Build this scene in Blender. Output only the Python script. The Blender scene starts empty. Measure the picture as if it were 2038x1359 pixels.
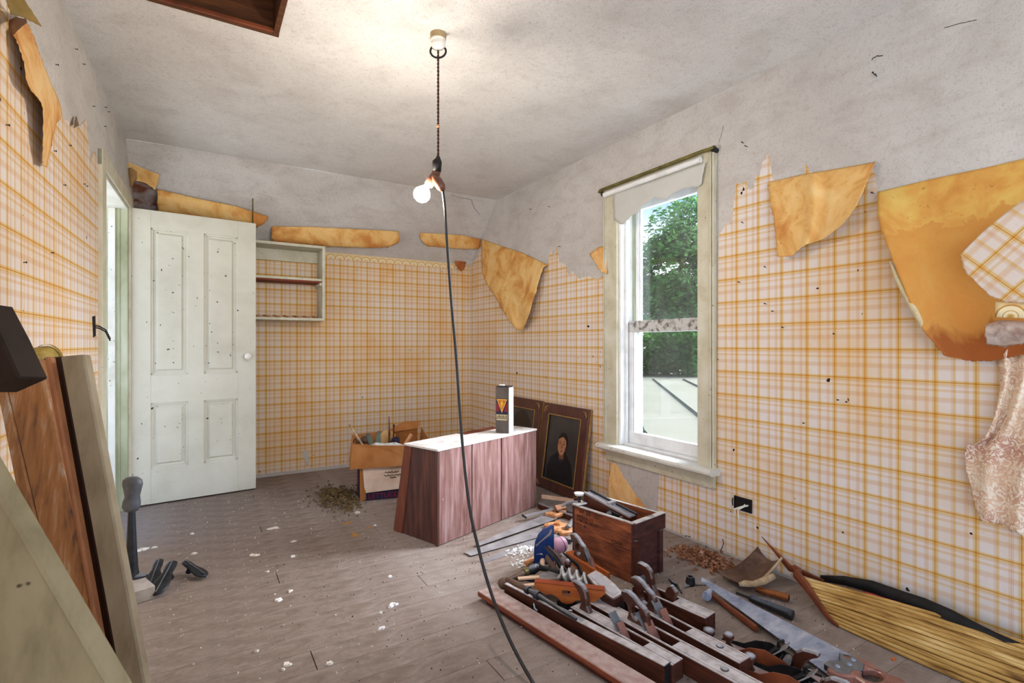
import bpy, bmesh, math, random
from mathutils import Vector, Matrix, geometry, noise
random.seed(7)
S = bpy.context.scene
C = S.collection
# ------------------------------------------------------------------ camera
F = 1030.0; HZ = 685.0; CH = 1.12
TH = math.atan((1019-395)/F)
D = Vector((math.sin(TH), math.cos(TH), 0)); R = Vector((math.cos(TH), -math.sin(TH), 0))
cd = bpy.data.cameras.new('camera'); cam = bpy.data.objects.new('camera', cd); C.objects.link(cam)
cam.location = (0, 0, CH); cam.rotation_euler = (math.pi/2, 0, -TH)
cd.sensor_width = 36; cd.lens = 36*F/2038; cd.shift_y = (HZ-679.5)/2038; cd.clip_start = 0.02; cd.clip_end = 300
S.camera = cam
# ------------------------------------------------------------------ world, sun, exposure
def lin(c):
    return tuple(((v/255)/12.92 if v/255 <= .04045 else ((v/255+.055)/1.055)**2.4) for v in c)+(1,)
w = bpy.data.worlds.new('sky'); S.world = w; w.use_nodes = True
wn = w.node_tree; wn.nodes.clear()
tc = wn.nodes.new('ShaderNodeTexCoord'); sx = wn.nodes.new('ShaderNodeSeparateXYZ')
cr = wn.nodes.new('ShaderNodeValToRGB'); bg = wn.nodes.new('ShaderNodeBackground'); wo = wn.nodes.new('ShaderNodeOutputWorld')
wn.links.new(tc.outputs['Generated'], sx.inputs[0]); wn.links.new(sx.outputs[2], cr.inputs[0])
cr.color_ramp.elements[0].position = 0.02; cr.color_ramp.elements[0].color = lin((236, 240, 244))
cr.color_ramp.elements[1].position = .26; cr.color_ramp.elements[1].color = lin((104, 130, 164))
wn.links.new(cr.outputs[0], bg.inputs[0]); bg.inputs[1].default_value = 2.3
wn.links.new(bg.outputs[0], wo.inputs[0])
sd = bpy.data.lights.new('hazy_sun', 'SUN'); sun = bpy.data.objects.new('hazy_sun', sd); C.objects.link(sun)
sd.energy = 19.0; sd.angle = math.radians(55); sd.color = (.86, .92, 1.0)
sun.rotation_euler = Vector((-.80, .26, -.50)).to_track_quat('-Z', 'Y').to_euler(); sun.location = (8, 3, 7)
S.view_settings.view_transform = 'Standard'; S.view_settings.look = 'None'
S.view_settings.exposure = 0.70; S.view_settings.gamma = 1; S.view_settings.use_curve_mapping = False
BULB = 360.0

# ------------------------------------------------------------------ unprojection helpers (real positions in metres)
XR = 2.41; YB = 4.81; CZ = 2.48; SLZ = 1.94
def ray(px, py): return D + R*((px-1019)/F) + Vector((0, 0, (HZ-py)/F))
O = Vector((0, 0, CH))
def T(px, py, t): return O + ray(px, py)*t
def G(px, py, z=0.0):
    return O + ray(px, py)*((CH-z)*F/(py-HZ))
def RW(px, py, h=0.0):
    r = ray(px, py); return O + r*((XR-h)/r.x)
def BW(px, py, h=0.0):
    r = ray(px, py); return O + r*((YB-h)/r.y)
LS = .0327; LX0 = -.41-LS*4.3
def LW(px, py, h=0.0):
    r = ray(px, py); t = (LX0+h)/(r.x-LS*r.y); return O + r*t
SN = Vector((0, -.5400, -.5600)).normalized(); SP = Vector((0, YB, SLZ))   # slope from (4.81,1.94) to (4.25,2.48)
def SL(px, py, h=0.0):
    r = ray(px, py); n = SN
    t = ((SP + n*h - O).dot(n))/r.dot(n); return O + r*t
def CL(px, py): return G(px, py, CZ)

# ------------------------------------------------------------------ materials
class NB:
    def __init__(s, name):
        s.m = bpy.data.materials.new(name); s.m.use_nodes = True; s.t = s.m.node_tree; s.t.nodes.clear()
        s.out = s.n('ShaderNodeOutputMaterial'); s.b = s.n('ShaderNodeBsdfPrincipled'); s.l(s.b.outputs[0], s.out.inputs[0])
    def n(s, t, **k):
        x = s.t.nodes.new(t)
        for a, b in k.items(): setattr(x, a, b)
        return x
    def l(s, a, b): s.t.links.new(a, b)
    def coord(s, kind='Object', scale=(1, 1, 1), rot=(0, 0, 0)):
        a = s.n('ShaderNodeTexCoord'); m = s.n('ShaderNodeMapping'); s.l(a.outputs[kind], m.inputs[0])
        m.inputs['Scale'].default_value = scale; m.inputs['Rotation'].default_value = rot
        return m.outputs[0]
    def noise(s, co, scale=5, detail=5, rough=.55, dist=0):
        x = s.n('ShaderNodeTexNoise'); s.l(co, x.inputs['Vector']); x.inputs['Scale'].default_value = scale
        x.inputs['Detail'].default_value = detail; x.inputs['Roughness'].default_value = rough; x.inputs['Distortion'].default_value = dist
        return x.outputs[0]
    def ramp(s, fac, stops, interp='LINEAR'):
        x = s.n('ShaderNodeValToRGB'); s.l(fac, x.inputs[0]); r = x.color_ramp; r.interpolation = interp
        while len(r.elements) > 1: r.elements.remove(r.elements[-1])
        for i, (p, c) in enumerate(stops):
            e = r.elements[0] if i == 0 else r.elements.new(p)
            e.position = p; e.color = lin(c) if len(c) == 3 else c
        return x.outputs[0]
    def mix(s, f, a, b, mode='MIX'):
        x = s.n('ShaderNodeMix', data_type='RGBA', blend_type=mode)
        for v, i in ((f, 0), (a, 6), (b, 7)):
            if isinstance(v, (int, float)): x.inputs[i].default_value = v
            elif isinstance(v, tuple): x.inputs[i].default_value = lin(v) if len(v) == 3 else v
            else: s.l(v, x.inputs[i])
        return x.outputs[2]
    def math(s, op, a, b=None, c=None):
        x = s.n('ShaderNodeMath', operation=op)
        for i, v in enumerate((a, b, c)):
            if v is None: continue
            if isinstance(v, (int, float)): x.inputs[i].default_value = v
            else: s.l(v, x.inputs[i])
        return x.outputs[0]
    def bump(s, h, strength=.3, dist=.01):
        x = s.n('ShaderNodeBump'); s.l(h, x.inputs['Height']); x.inputs['Strength'].default_value = strength
        x.inputs['Distance'].default_value = dist; s.l(x.outputs[0], s.b.inputs['Normal'])
    def dust(s, col, amount, dc):
        g = s.n('ShaderNodeNewGeometry'); z = s.n('ShaderNodeSeparateXYZ'); s.l(g.outputs['Normal'], z.inputs[0])
        mr = s.n('ShaderNodeMapRange'); s.l(z.outputs[2], mr.inputs[0]); mr.inputs[1].default_value = .45; mr.inputs[2].default_value = .95
        nz = s.noise(s.coord(scale=(1, 1, 1)), 30, 4, .6)
        r = s.ramp(nz, [(.3, (.55, .55, .55, 1)), (.6, (1, 1, 1, 1))])
        f = s.math('MULTIPLY', mr.outputs[0], s.math('MULTIPLY', r, amount))
        return s.mix(f, col, dc)
    def done(s, col, rough=.7, metal=0, spec=.3):
        if isinstance(col, tuple): s.b.inputs['Base Color'].default_value = lin(col)
        else: s.l(col, s.b.inputs['Base Color'])
        s.b.inputs['Roughness'].default_value = rough; s.b.inputs['Metallic'].default_value = metal
        s.b.inputs['Specular IOR Level'].default_value = spec
        return s.m
def M(name, cols, scale=8, stretch=(1, 1, 1), rough=.7, bump=.2, bd=.003, metal=0, spec=.3, dust=0, dc=(205, 203, 205), lo=.3, hi=.7, specks=None, detail=6):
    b = NB(name); co = b.coord(scale=stretch); f = b.noise(co, scale, detail, .6, .3)
    n = len(cols)
    col = b.ramp(f, [(lo+(hi-lo)*i/max(1, n-1), c) for i, c in enumerate(cols)])
    if specks:
        v = b.noise(b.coord(), specks[0]*1.25, 2, .5); sp = b.ramp(v, [(specks[1], (0, 0, 0, 1)), (specks[1]+.02, (1, 1, 1, 1))])
        col = b.mix(sp, col, specks[2])
    if dust: col = b.dust(col, dust, dc)
    b.bump(f, bump, bd)
    return b.done(col, rough, metal, spec)

def plaster(name, cols, stain, k=1.0):
    b = NB(name); co = b.coord()
    big = b.noise(co, 1.3*k, 6, .62, .6); mid = b.noise(b.coord(scale=(1, 1, 2.2)), 5, 6, .6, .4); fine = b.noise(co, 140, 3, .7); grain = b.noise(co, 45, 4, .7)
    c = b.ramp(big, [(.3, cols[0]), (.5, cols[1]), (.72, cols[2])])
    c = b.mix(b.ramp(mid, [(.48, (0, 0, 0, 1)), (.75, (.55, .55, .55, 1))]), c, stain)
    c = b.mix(b.ramp(grain, [(.52, (0, 0, 0, 1)), (.75, (.4, .4, .4, 1))]), c, tuple(int(x*.86) for x in stain))
    c = b.mix(b.ramp(fine, [(.3, (.4, .4, .4, 1)), (.45, (0, 0, 0, 1))]), c, (112, 106, 102))
    b.bump(b.math('ADD', b.math('MULTIPLY', fine, .5), b.math('ADD', mid, grain)), .35, .004)
    return b.done(c, .92, 0, .15)

def plaid(name, warm=0.0, worn=0.0):
    b = NB(name); uv = b.n('ShaderNodeTexCoord').outputs['UV']; s = b.n('ShaderNodeSeparateXYZ')
    # slight waviness of the print
    b.l(uv, s.inputs[0]); P = .122
    B = (255, 255, 255); O_ = (232, 172, 62); Wy = (250, 232, 184); Pk = (251, 239, 230); Th = (240, 208, 148); Pl = (253, 246, 228)
    V = [(0, O_), (.010, O_), (.014, Wy), (.045, Wy), (.052, Th), (.060, Pl), (.085, Pl), (.09, B), (.17, B), (.175, Th), (.185, Pk), (.215, Pk), (.22, Th), (.232, Pk), (.28, Pk), (.29, B), (.48, B),
         (.485, Th), (.497, Wy), (.53, Wy), (.535, Th), (.547, Pk), (.60, Pk), (.61, B), (.90, B), (.905, Pl), (.94, Wy), (.955, Th), (.965, Wy), (.985, Wy), (.99, O_)]
    Hh = [(0, O_), (.013, O_), (.018, Wy), (.07, Wy), (.08, Th), (.09, Pk), (.125, Pk), (.13, Th), (.14, B), (.22, B), (.225, Th), (.236, Pk), (.29, Wy), (.30, B), (.47, B),
         (.475, Th), (.487, Pl), (.51, Pl), (.515, Th), (.527, Pk), (.56, Pk), (.565, Th), (.577, Pk), (.63, Pk), (.64, B), (.93, B), (.94, Wy), (.985, Wy), (.99, O_)]
    fu = b.math('FRACT', b.math('DIVIDE', s.outputs[0], P)); fv = b.math('FRACT', b.math('DIVIDE', b.math('MULTIPLY', s.outputs[1], -1), P))
    cu = b.ramp(fu, V); cv = b.ramp(fv, Hh)
    col = b.mix(1.0, cu, cv, 'MULTIPLY')
    co = b.coord(); st = b.noise(co, 2.2, 5, .6, .5)
    base = b.ramp(st, [(.3, (226, 220, 222)), (.5, (223, 212, 204)), (.75, (224, 196, 160))]) if not warm else b.ramp(st, [(.3, (226, 216, 208)), (.5, (226, 208, 186)), (.75, (224, 188, 142))])
    col = b.mix(1.0, base, col, 'MULTIPLY')
    f = b.noise(co, 60, 4, .6); col = b.mix(b.ramp(f, [(.6, (0, 0, 0, 1)), (.8, (.35, .35, .35, 1))]), col, (196, 178, 160))
    sp = b.noise(co, 26, 1, .5); col = b.mix(b.ramp(sp, [(.79, (0, 0, 0, 1)), (.80, (1, 1, 1, 1))]), col, (50, 34, 24))
    b.bump(f, .15, .002)
    return b.done(col, .85, 0, .2)

def tan_paper(name, cols, zs=None):
    b = NB(name); co = b.coord(); f = b.noise(co, 5.5, 5, .6, .6); g = b.noise(co, 40, 5, .7)
    c = b.ramp(f, [(.34, cols[0]), (.47, cols[1]), (.53, cols[2]), (.66, cols[3])])
    c = b.mix(b.ramp(g, [(.62, (0, 0, 0, 1)), (.72, (.6, .6, .6, 1))]), c, tuple(int(x*.62) for x in cols[3]))
    if zs:
        z = b.n('ShaderNodeSeparateXYZ'); b.l(co, z.inputs[0]); zz = b.math('ADD', z.outputs[2], b.math('MULTIPLY', b.math('SUBTRACT', f, .5), .45))
        c = b.mix(b.ramp(zz, [(zs-.012, (.75, .75, .75, 1)), (zs, (0, 0, 0, 1))]), c, (202, 138, 66)); c = b.mix(b.ramp(zz, [(.06, (.85, .85, .85, 1)), (.12, (0, 0, 0, 1))]), c, (150, 76, 36))
    b.bump(b.noise(co, 14, 4, .5), .35, .006)
    return b.done(c, .8, 0, .25)

mPlaster = plaster('wall_plaster', [(190, 185, 181), (202, 198, 195), (212, 209, 206)], (170, 161, 154))
mCeil = plaster('ceiling_plaster', [(208, 206, 205), (218, 217, 216), (226, 225, 224)], (192, 188, 184))
mPlaid = plaid('plaid_paper'); mPlaidW = plaid('plaid_paper_warm', 1.0)
mTan = tan_paper('paper_back', [(234, 198, 136), (228, 184, 116), (218, 166, 96), (200, 134, 70)])
mTanY = tan_paper('paper_back_yellow', [(222, 190, 108), (214, 172, 88), (212, 160, 82), (200, 140, 66)], .52)
mTanP = tan_paper('paper_back_pale', [(232, 198, 142), (228, 186, 128), (220, 168, 104), (198, 130, 72)])
mFloor = None
def floor_mat():
    b = NB('dusty_floorboard'); co = b.coord(scale=(2.2, 5, 5)); g = b.noise(co, 4, 7, .7, .6); big = b.noise(b.coord(), 1.6, 5, .6, .4); fi = b.noise(b.coord(), 70, 4, .7)
    c = b.ramp(g, [(.3, (112, 97, 88)), (.5, (131, 116, 106)), (.7, (150, 137, 129))])
    c = b.mix(b.ramp(big, [(.42, (0, 0, 0, 1)), (.7, (.5, .5, .5, 1))]), c, (172, 162, 160))
    c = b.mix(b.ramp(fi, [(.55, (0, 0, 0, 1)), (.72, (.5, .5, .5, 1))]), c, (100, 84, 76))
    b.bump(b.math('ADD', g, fi), .3, .003); return b.done(c, .8, 0, .25)
mFloor = floor_mat()
mDark = M('dark_recess', [(26, 18, 14), (40, 27, 20)], rough=.9)
mWhite = M('white_paint', [(196, 195, 184), (216, 216, 208), (224, 224, 220)], 6, rough=.5, bump=.1, specks=(34, .71, (70, 62, 50)))
mDoor = M('door_paint', [(196, 194, 178), (208, 206, 192), (214, 212, 200)], 3, rough=.45, bump=.08, specks=(30, .715, (60, 52, 44)))
mCream = M('cream_paint', [(186, 180, 154), (202, 197, 176), (212, 209, 194)], 7, rough=.5, bump=.15, specks=(50, .72, (90, 78, 56)))
mGreen = M('green_paint', [(132, 136, 104), (164, 168, 138), (190, 194, 172)], 5, (1, 1, .4), rough=.5)
mBareWin = M('window_white', [(214, 216, 216), (232, 234, 236), (240, 242, 244)], 9, rough=.5, bump=.1)
mRail = M('worn_rail', [(96, 92, 88), (170, 168, 164), (200, 200, 198)], 22, rough=.7, lo=.36, hi=.52)
mShade = M('shade_cloth', [(196, 196, 192), (206, 206, 203)], 4, rough=.85, bump=.2)
mBrass = M('tarnished_brass', [(84, 78, 44), (136, 124, 66)], 20, rough=.5, metal=.5)
mIron = M('dark_iron', [(34, 36, 40), (58, 62, 68)], 20, rough=.45, metal=.7, spec=.5)
mIronD = M('dusty_iron', [(38, 38, 42), (66, 66, 72)], 20, rough=.5, metal=.5, dust=.55, dc=(165, 170, 178))
mIronG = M('plane_iron_grey', [(92, 96, 104), (120, 124, 132)], 30, rough=.6, metal=.2)
mSteel = M('saw_steel', [(104, 118, 152), (160, 172, 198), (204, 212, 226)], 7, (1, 2, 1), rough=.4, metal=.25, bump=.05)
mSteelD = M('dull_steel', [(120, 116, 118), (162, 158, 160)], 9, rough=.6, metal=.2, bump=.05)
mWoodD = M('dark_plane_wood', [(46, 22, 15), (70, 34, 22), (92, 48, 32)], 6, (1, 10, 10), rough=.55, dust=.95, dc=(216, 212, 216))
mWoodDC = M('dark_wood_clean', [(50, 24, 16), (76, 38, 26), (98, 52, 36)], 6, (1, 10, 10), rough=.4, dust=.5, dc=(170, 176, 188))
mTote = M('handle_wood', [(56, 28, 20), (86, 46, 32)], 8, rough=.3, spec=.6, dust=.9, dc=(186, 196, 210))
mWoodR = M('red_wood', [(92, 44, 26), (126, 62, 38), (150, 82, 56)], 5, (1, 12, 12), rough=.6, dust=.88, dc=(196, 178, 174))
mOrange = M('orange_wood', [(152, 74, 28), (184, 96, 40), (200, 116, 56)], 5, (1, 8, 8), rough=.4, spec=.5)
mHandle = M('saw_handle_wood', [(176, 104, 58), (206, 146, 98), (224, 180, 136)], 9, rough=.45, spec=.4)
mCrate = M('crate_wood', [(74, 36, 22), (124, 66, 40), (168, 96, 58)], 5, (1.4, 1.4, 7), rough=.75, bump=.3)
mCrateTop = M('crate_top_lit', [(96, 60, 44), (190, 184, 180), (212, 210, 210)], 18, rough=.8, lo=.3, hi=.5)
mCrateEnd = M('crate_end', [(48, 26, 24), (72, 40, 38), (92, 52, 48)], 6, (2, 2, 8), rough=.75, dust=.8)
mCabD = M('cabinet_dark', [(58, 34, 30), (84, 52, 46), (112, 68, 54)], 4, (8, 8, .8), rough=.6)
mCabF = M('cabinet_front', [(98, 62, 54), (134, 98, 92), (164, 134, 134)], 4, (8, 8, .8), rough=.65, specks=(40, .76, (214, 206, 210)))
mCabTop = M('cabinet_top_dust_lit', [(190, 178, 168), (222, 219, 218), (232, 230, 232)], 14, rough=.85, specks=(60, .74, (120, 96, 80)))  # white of dust and window light, both put into the colour
mCard = M('cardboard', [(146, 92, 46), (170, 112, 60), (188, 132, 82)], 5, rough=.85, bump=.2)
mCardPale = M('pale_cardboard', [(190, 160, 140), (214, 190, 172), (226, 210, 198)], 6, rough=.85)
mNavy = M('navy_print', [(26, 26, 54), (38, 38, 74)], 8, rough=.6)
mRedPrint = M('red_print', [(120, 26, 40), (146, 36, 50)], 8, rough=.6)
mFrame = M('walnut_frame', [(62, 34, 30), (84, 48, 42), (98, 58, 50)], 6, (6, 6, 1), rough=.4, spec=.5)
mGold = M('dull_gold', [(150, 112, 62), (190, 150, 96)], 30, rough=.45, metal=.4)
mPortBG = M('portrait_background', [(44, 42, 44), (60, 57, 58), (72, 66, 62)], 5, rough=.35, spec=.4)
mTin = M('dark_tin', [(72, 64, 60), (92, 84, 78), (104, 96, 90)], 5, rough=.5)
mTinSide = M('window_lit_tin_side', [(190, 190, 196), (210, 210, 216)], 9, rough=.5)  # pale tone stands for window light on one face of the tin
mYellow = M('yellow_print', [(206, 138, 36), (226, 176, 72)], 60, rough=.6)
mCreamP = M('cream_print', [(196, 180, 140), (214, 200, 164)], 60, rough=.6)
mBlue = M('blue_plastic', [(14, 44, 104), (20, 58, 128)], 6, rough=.3, spec=.5, bump=.03)
mPink = M('pink_wax', [(206, 150, 176), (224, 176, 196)], 6, rough=.4)
mRubber = M('black_rubber', [(16, 17, 20), (30, 32, 36)], 40, rough=.45, spec=.5, dust=.25, dc=(120, 140, 165))
mCopper = M('worn_copper_handle', [(86, 46, 24), (156, 96, 56)], 14, rough=.35, metal=.5)
mLeather = M('old_leather', [(62, 42, 34), (96, 72, 60), (120, 98, 84)], 12, rough=.6)
mBone = M('horn_grip', [(120, 92, 60), (176, 152, 118), (208, 192, 164)], 12, rough=.4)
mBoat = M('straw_wood', [(112, 76, 36), (178, 138, 74), (196, 158, 92), (222, 192, 130)], 5, (9, .9, 9), rough=.5, bump=.3, lo=.33, hi=.66)
mStem = M('brown_stem', [(96, 48, 30), (136, 72, 44)], 10, rough=.45)
mCloth = M('black_cloth', [(14, 14, 16), (30, 30, 34)], 14, rough=.6, bump=.8, bd=.01)
mRed = M('red_tip', [(150, 30, 44), (176, 44, 58)], 10, rough=.4)
mPale = M('pale_wood', [(206, 170, 142), (222, 192, 166)], 6, (1, 8, 8), rough=.6)
mFlake = M('plaster_flake', [(206, 196, 178), (226, 222, 212)], 40, rough=.9)
mFlakeW = M('white_flake', [(226, 224, 222), (240, 240, 240)], 40, rough=.9)
mFlakeO = M('ochre_flake', [(150, 108, 60), (190, 150, 96)], 40, rough=.9)
mLeaf = M('dead_leaf', [(72, 40, 26), (140, 88, 58), (206, 172, 146)], 60, rough=.8)
mGreyBoard = M('grey_painted_board', [(126, 112, 90), (150, 136, 112), (162, 150, 128)], 5, (3, 3, 1), rough=.7, bump=.15, specks=(22, .75, (70, 50, 34)))
mBrownBoard = M('weathered_brown_board', [(86, 74, 70), (156, 108, 70), (180, 128, 82), (198, 180, 158)], 4.5, (9, 9, 1.1), rough=.65, bump=.25)
mStrip = M('brown_strip', [(140, 88, 56), (180, 120, 78)], 5, (6, 6, .7), rough=.6)
mRoll = M('yellowed_roll', [(88, 70, 30), (150, 126, 56), (176, 154, 84)], 12, (2, 2, 2), rough=.6)
mLace = None
def lace():
    b = NB('embossed_lace_paper'); co = b.coord(); v = b.n('ShaderNodeTexVoronoi'); v.feature = 'SMOOTH_F1'; b.l(co, v.inputs['Vector']); v.inputs['Scale'].default_value = 55
    nz = b.noise(co, 5, 4, .6); wv = b.n('ShaderNodeTexNoise'); b.l(co, wv.inputs['Vector']); wv.inputs['Scale'].default_value = 34; wv.inputs['Distortion'].default_value = 3.0; wv.inputs['Detail'].default_value = 2
    c = b.ramp(nz, [(.38, (196, 148, 130)), (.5, (222, 186, 158)), (.62, (236, 214, 188))])
    c = b.mix(b.ramp(wv.outputs[0], [(.47, (0, 0, 0, 1)), (.56, (1, 1, 1, 1))]), c, (238, 224, 206)); b.bump(wv.outputs[0], .9, .008); return b.done(c, .7)
mLace = lace()
mSilver = M('silvered_paper', [(150, 118, 108), (196, 178, 168), (226, 220, 216)], 24, rough=.35, metal=.3)
mLogo = M('dried_border', [(150, 116, 70), (184, 150, 100)], 18, rough=.7)
mBlackWire = M('black_wire', [(16, 14, 14), (28, 26, 26)], 20, rough=.5)
mCordBr = M('brown_cloth_cord', [(50, 26, 18), (84, 46, 32)], 60, rough=.8)
mCord = M('rubber_cord', [(14, 15, 17), (30, 32, 35)], 20, rough=.35, spec=.6)
mPorc = M('porcelain', [(226, 222, 212), (238, 236, 230)], 10, rough=.25, spec=.6)
mBrownSock = M('brown_bakelite', [(80, 46, 32), (120, 74, 56)], 10, rough=.35, spec=.5)
mRafter = M('attic_wood', [(60, 34, 18), (104, 62, 34)], 5, (1, 10, 10), rough=.7)
mDark2 = M('ink', [(30, 18, 14), (40, 26, 20)], 30, rough=.9)
bb = NB('lit_bulb'); bb.b.inputs['Emission Color'].default_value = (1, .88, .74, 1); bb.b.inputs['Emission Strength'].default_value = BULB; mBulb = bb.done((255, 250, 240), .3)
def glass():
    b = NB('window_glass'); t = b.n('ShaderNodeBsdfTransparent'); g = b.n('ShaderNodeBsdfGlossy'); g.inputs['Roughness'].default_value = .02; d = b.n('ShaderNodeBsdfDiffuse'); d.inputs[0].default_value = (.85, .88, .9, 1)
    m1 = b.n('ShaderNodeMixShader'); m2 = b.n('ShaderNodeMixShader'); m1.inputs[0].default_value = .04; b.l(t.outputs[0], m1.inputs[1]); b.l(g.outputs[0], m1.inputs[2])
    f = b.ramp(b.noise(b.coord(), 2, 4, .6), [(.35, (.01, .01, .01, 1)), (.7, (.05, .05, .05, 1))])
    b.l(f, m2.inputs[0]); b.l(m1.outputs[0], m2.inputs[1]); b.l(d.outputs[0], m2.inputs[2]); b.l(m2.outputs[0], b.out.inputs[0]); return b.m
mGlass = glass()
def leafmat(name, cols, sc):
    b = NB(name); c = b.ramp(b.noise(b.coord(), sc, 5, .65), [(.3, cols[0]), (.5, cols[1]), (.7, cols[2])]); d = b.n('ShaderNodeBsdfDiffuse'); t = b.n('ShaderNodeBsdfTranslucent'); m = b.n('ShaderNodeMixShader')
    b.l(c, d.inputs[0]); b.l(c, t.inputs[0]); m.inputs[0].default_value = .45; b.l(d.outputs[0], m.inputs[1]); b.l(t.outputs[0], m.inputs[2]); b.l(m.outputs[0], b.out.inputs[0]); return b.m
mFoliage = leafmat('leaf_green', [(44, 86, 38), (84, 134, 66), (134, 172, 104)], 1.1)
mHedge = leafmat('hedge_green', [(34, 72, 30), (66, 112, 50), (110, 150, 84)], 1.6)
mRoof = M('pale_roof', [(92, 90, 72), (104, 102, 86)], .4, rough=.9, bump=0)
mSeam = M('roof_seam', [(52, 60, 48), (62, 70, 56)], 1, rough=.9, bump=0)
mGrass = M('grass', [(60, 84, 48), (80, 100, 62)], .3, rough=.9, bump=0)

# ------------------------------------------------------------------ mesh helpers
def link(o, parent=None):
    C.objects.link(o)
    if parent is not None:
        o.parent = parent
        if o.get('_w'): pass
    return o
def tag(o, label=None, cat=None, group=None, kind=None):
    if label: o['label'] = label
    if cat: o['category'] = cat
    if group: o['group'] = group
    if kind: o['kind'] = kind
    return o
def thing(name, label, cat, loc=(0, 0, 0), rz=0, group=None):
    o = bpy.data.objects.new(name, None); o.empty_display_size = .05; C.objects.link(o); o.location = loc; o.rotation_euler = (0, 0, rz)
    return tag(o, label, cat, group)
def structure(name, loc=(0, 0, 0), rz=0):
    o = bpy.data.objects.new(name, None); C.objects.link(o); o.location = loc; o.rotation_euler = (0, 0, rz); o['kind'] = 'structure'; return o
def obj(name, bm, mats, parent=None, world=False, smooth=False, origin=None, bevel=0, solid=0, offset=None):
    """link a bmesh as one object. world=True: vertices are in world coordinates"""
    if bevel: bmesh.ops.bevel(bm, geom=[e for e in bm.edges if e.is_manifold and e.calc_face_angle(0) > .5], offset=bevel, segments=1, affect='EDGES', profile=.5)
    if origin is None and world and parent is None:
        vs = [v.co for v in bm.verts]
        zmin = min(v.z for v in vs); n = len(vs); origin = Vector((sum(v.x for v in vs)/n, sum(v.y for v in vs)/n, zmin))
    if origin is not None and world and parent is None:
        for v in bm.verts: v.co -= Vector(origin)
    bm.normal_update()
    me = bpy.data.meshes.new(name); bm.to_mesh(me); bm.free()
    if not isinstance(mats, (list, tuple)): mats = [mats]
    for m in mats: me.materials.append(m)
    if smooth:
        for p in me.polygons: p.use_smooth = True
    o = bpy.data.objects.new(name, me)
    if parent is not None:
        o.parent = parent
        if world:
            mb = Matrix.Translation(parent.location) @ parent.rotation_euler.to_matrix().to_4x4()
            if parent.parent is not None and parent.get('pinv') is not None: mb = Matrix.Identity(4)
            o.matrix_parent_inverse = mb.inverted(); o['pinv'] = 1
    elif origin is not None: o.location = origin
    C.objects.link(o)
    if solid:
        sm = o.modifiers.new('thickness', 'SOLIDIFY'); sm.thickness = solid; sm.offset = -1
        if offset is not None: sm.material_offset = offset
    return o
def sub(name, bm, mats, parent, smooth=False, bevel=0):   # child of a part whose vertices share the part's space
    o = obj(name, bm, mats, None, smooth=smooth, bevel=bevel); o.parent = parent; return o
def box(bm, x0, x1, y0, y1, z0, z1, mi=0, mat=None):
    r = bmesh.ops.create_cube(bm, size=1.0); vs = r['verts']
    for v in vs:
        v.co = Vector((x0+(v.co.x+.5)*(x1-x0), y0+(v.co.y+.5)*(y1-y0), z0+(v.co.z+.5)*(z1-z0)))
        if mat is not None: v.co = mat @ v.co
    if mi:
        for f in {f for v in vs for f in v.link_faces}: f.material_index = mi
    return vs
def B(x0, x1, y0, y1, z0, z1, mat=None):
    bm = bmesh.new(); box(bm, x0, x1, y0, y1, z0, z1, 0, mat); return bm
def tube(bm, pts, rad, seg=8, cap=True, sx=1, up=None):
    pts = [Vector(p) for p in pts]; n = len(pts); rings = []; prev = None
    for i, p in enumerate(pts):
        d = (pts[min(i+1, n-1)]-pts[max(i-1, 0)])
        if d.length < 1e-9: d = Vector((0, 0, 1))
        d.normalize()
        a = Vector(up) if up is not None else prev if prev is not None else (Vector((0, 0, 1)) if abs(d.z) < .9 else Vector((1, 0, 0)))
        a = a - d*a.dot(d)
        if a.length < 1e-6: a = d.orthogonal()
        a.normalize(); b = d.cross(a); prev = a
        r = rad[i] if isinstance(rad, (list, tuple)) else rad
        rings.append([bm.verts.new(p + (a*math.cos(2*math.pi*k/seg) + b*math.sin(2*math.pi*k/seg)*sx)*r) for k in range(seg)])
    for i in range(n-1):
        for k in range(seg):
            bm.faces.new((rings[i][k], rings[i][(k+1) % seg], rings[i+1][(k+1) % seg], rings[i+1][k]))
    if cap:
        bm.faces.new(list(reversed(rings[0]))); bm.faces.new(rings[-1])
    bmesh.ops.recalc_face_normals(bm, faces=bm.faces)
def TB(pts, rad, seg=8, **k):
    bm = bmesh.new(); tube(bm, pts, rad, seg, **k); return bm
def prism(outer, holes=(), thick=.02, bm=None, plane='xz', mat=None):
    """outline in 2D, extruded symmetrically about its plane"""
    bm = bm or bmesh.new()
    loops = [[Vector((p[0], p[1], 0)) for p in l] for l in ([outer]+list(holes))]
    tris = geometry.tessellate_polygon(loops); flat = [v for l in loops for v in l]
    def cv(v, s):
        q = Vector((v.x, s, v.y)) if plane == 'xz' else Vector((v.x, v.y, s)) if plane == 'xy' else Vector((s, v.x, v.y))
        return mat @ q if mat is not None else q
    a = [bm.verts.new(cv(v, -thick/2)) for v in flat]; b = [bm.verts.new(cv(v, thick/2)) for v in flat]
    for t in tris:
        try: bm.faces.new([a[i] for i in t]); bm.faces.new([b[i] for i in reversed(t)])
        except ValueError: pass
    k = 0
    for l in loops:
        n = len(l)
        for i in range(n):
            j = (i+1) % n
            bm.faces.new((a[k+i], a[k+j], b[k+j], b[k+i]))
        k += n
    bmesh.ops.recalc_face_normals(bm, faces=bm.faces); return bm
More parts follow.
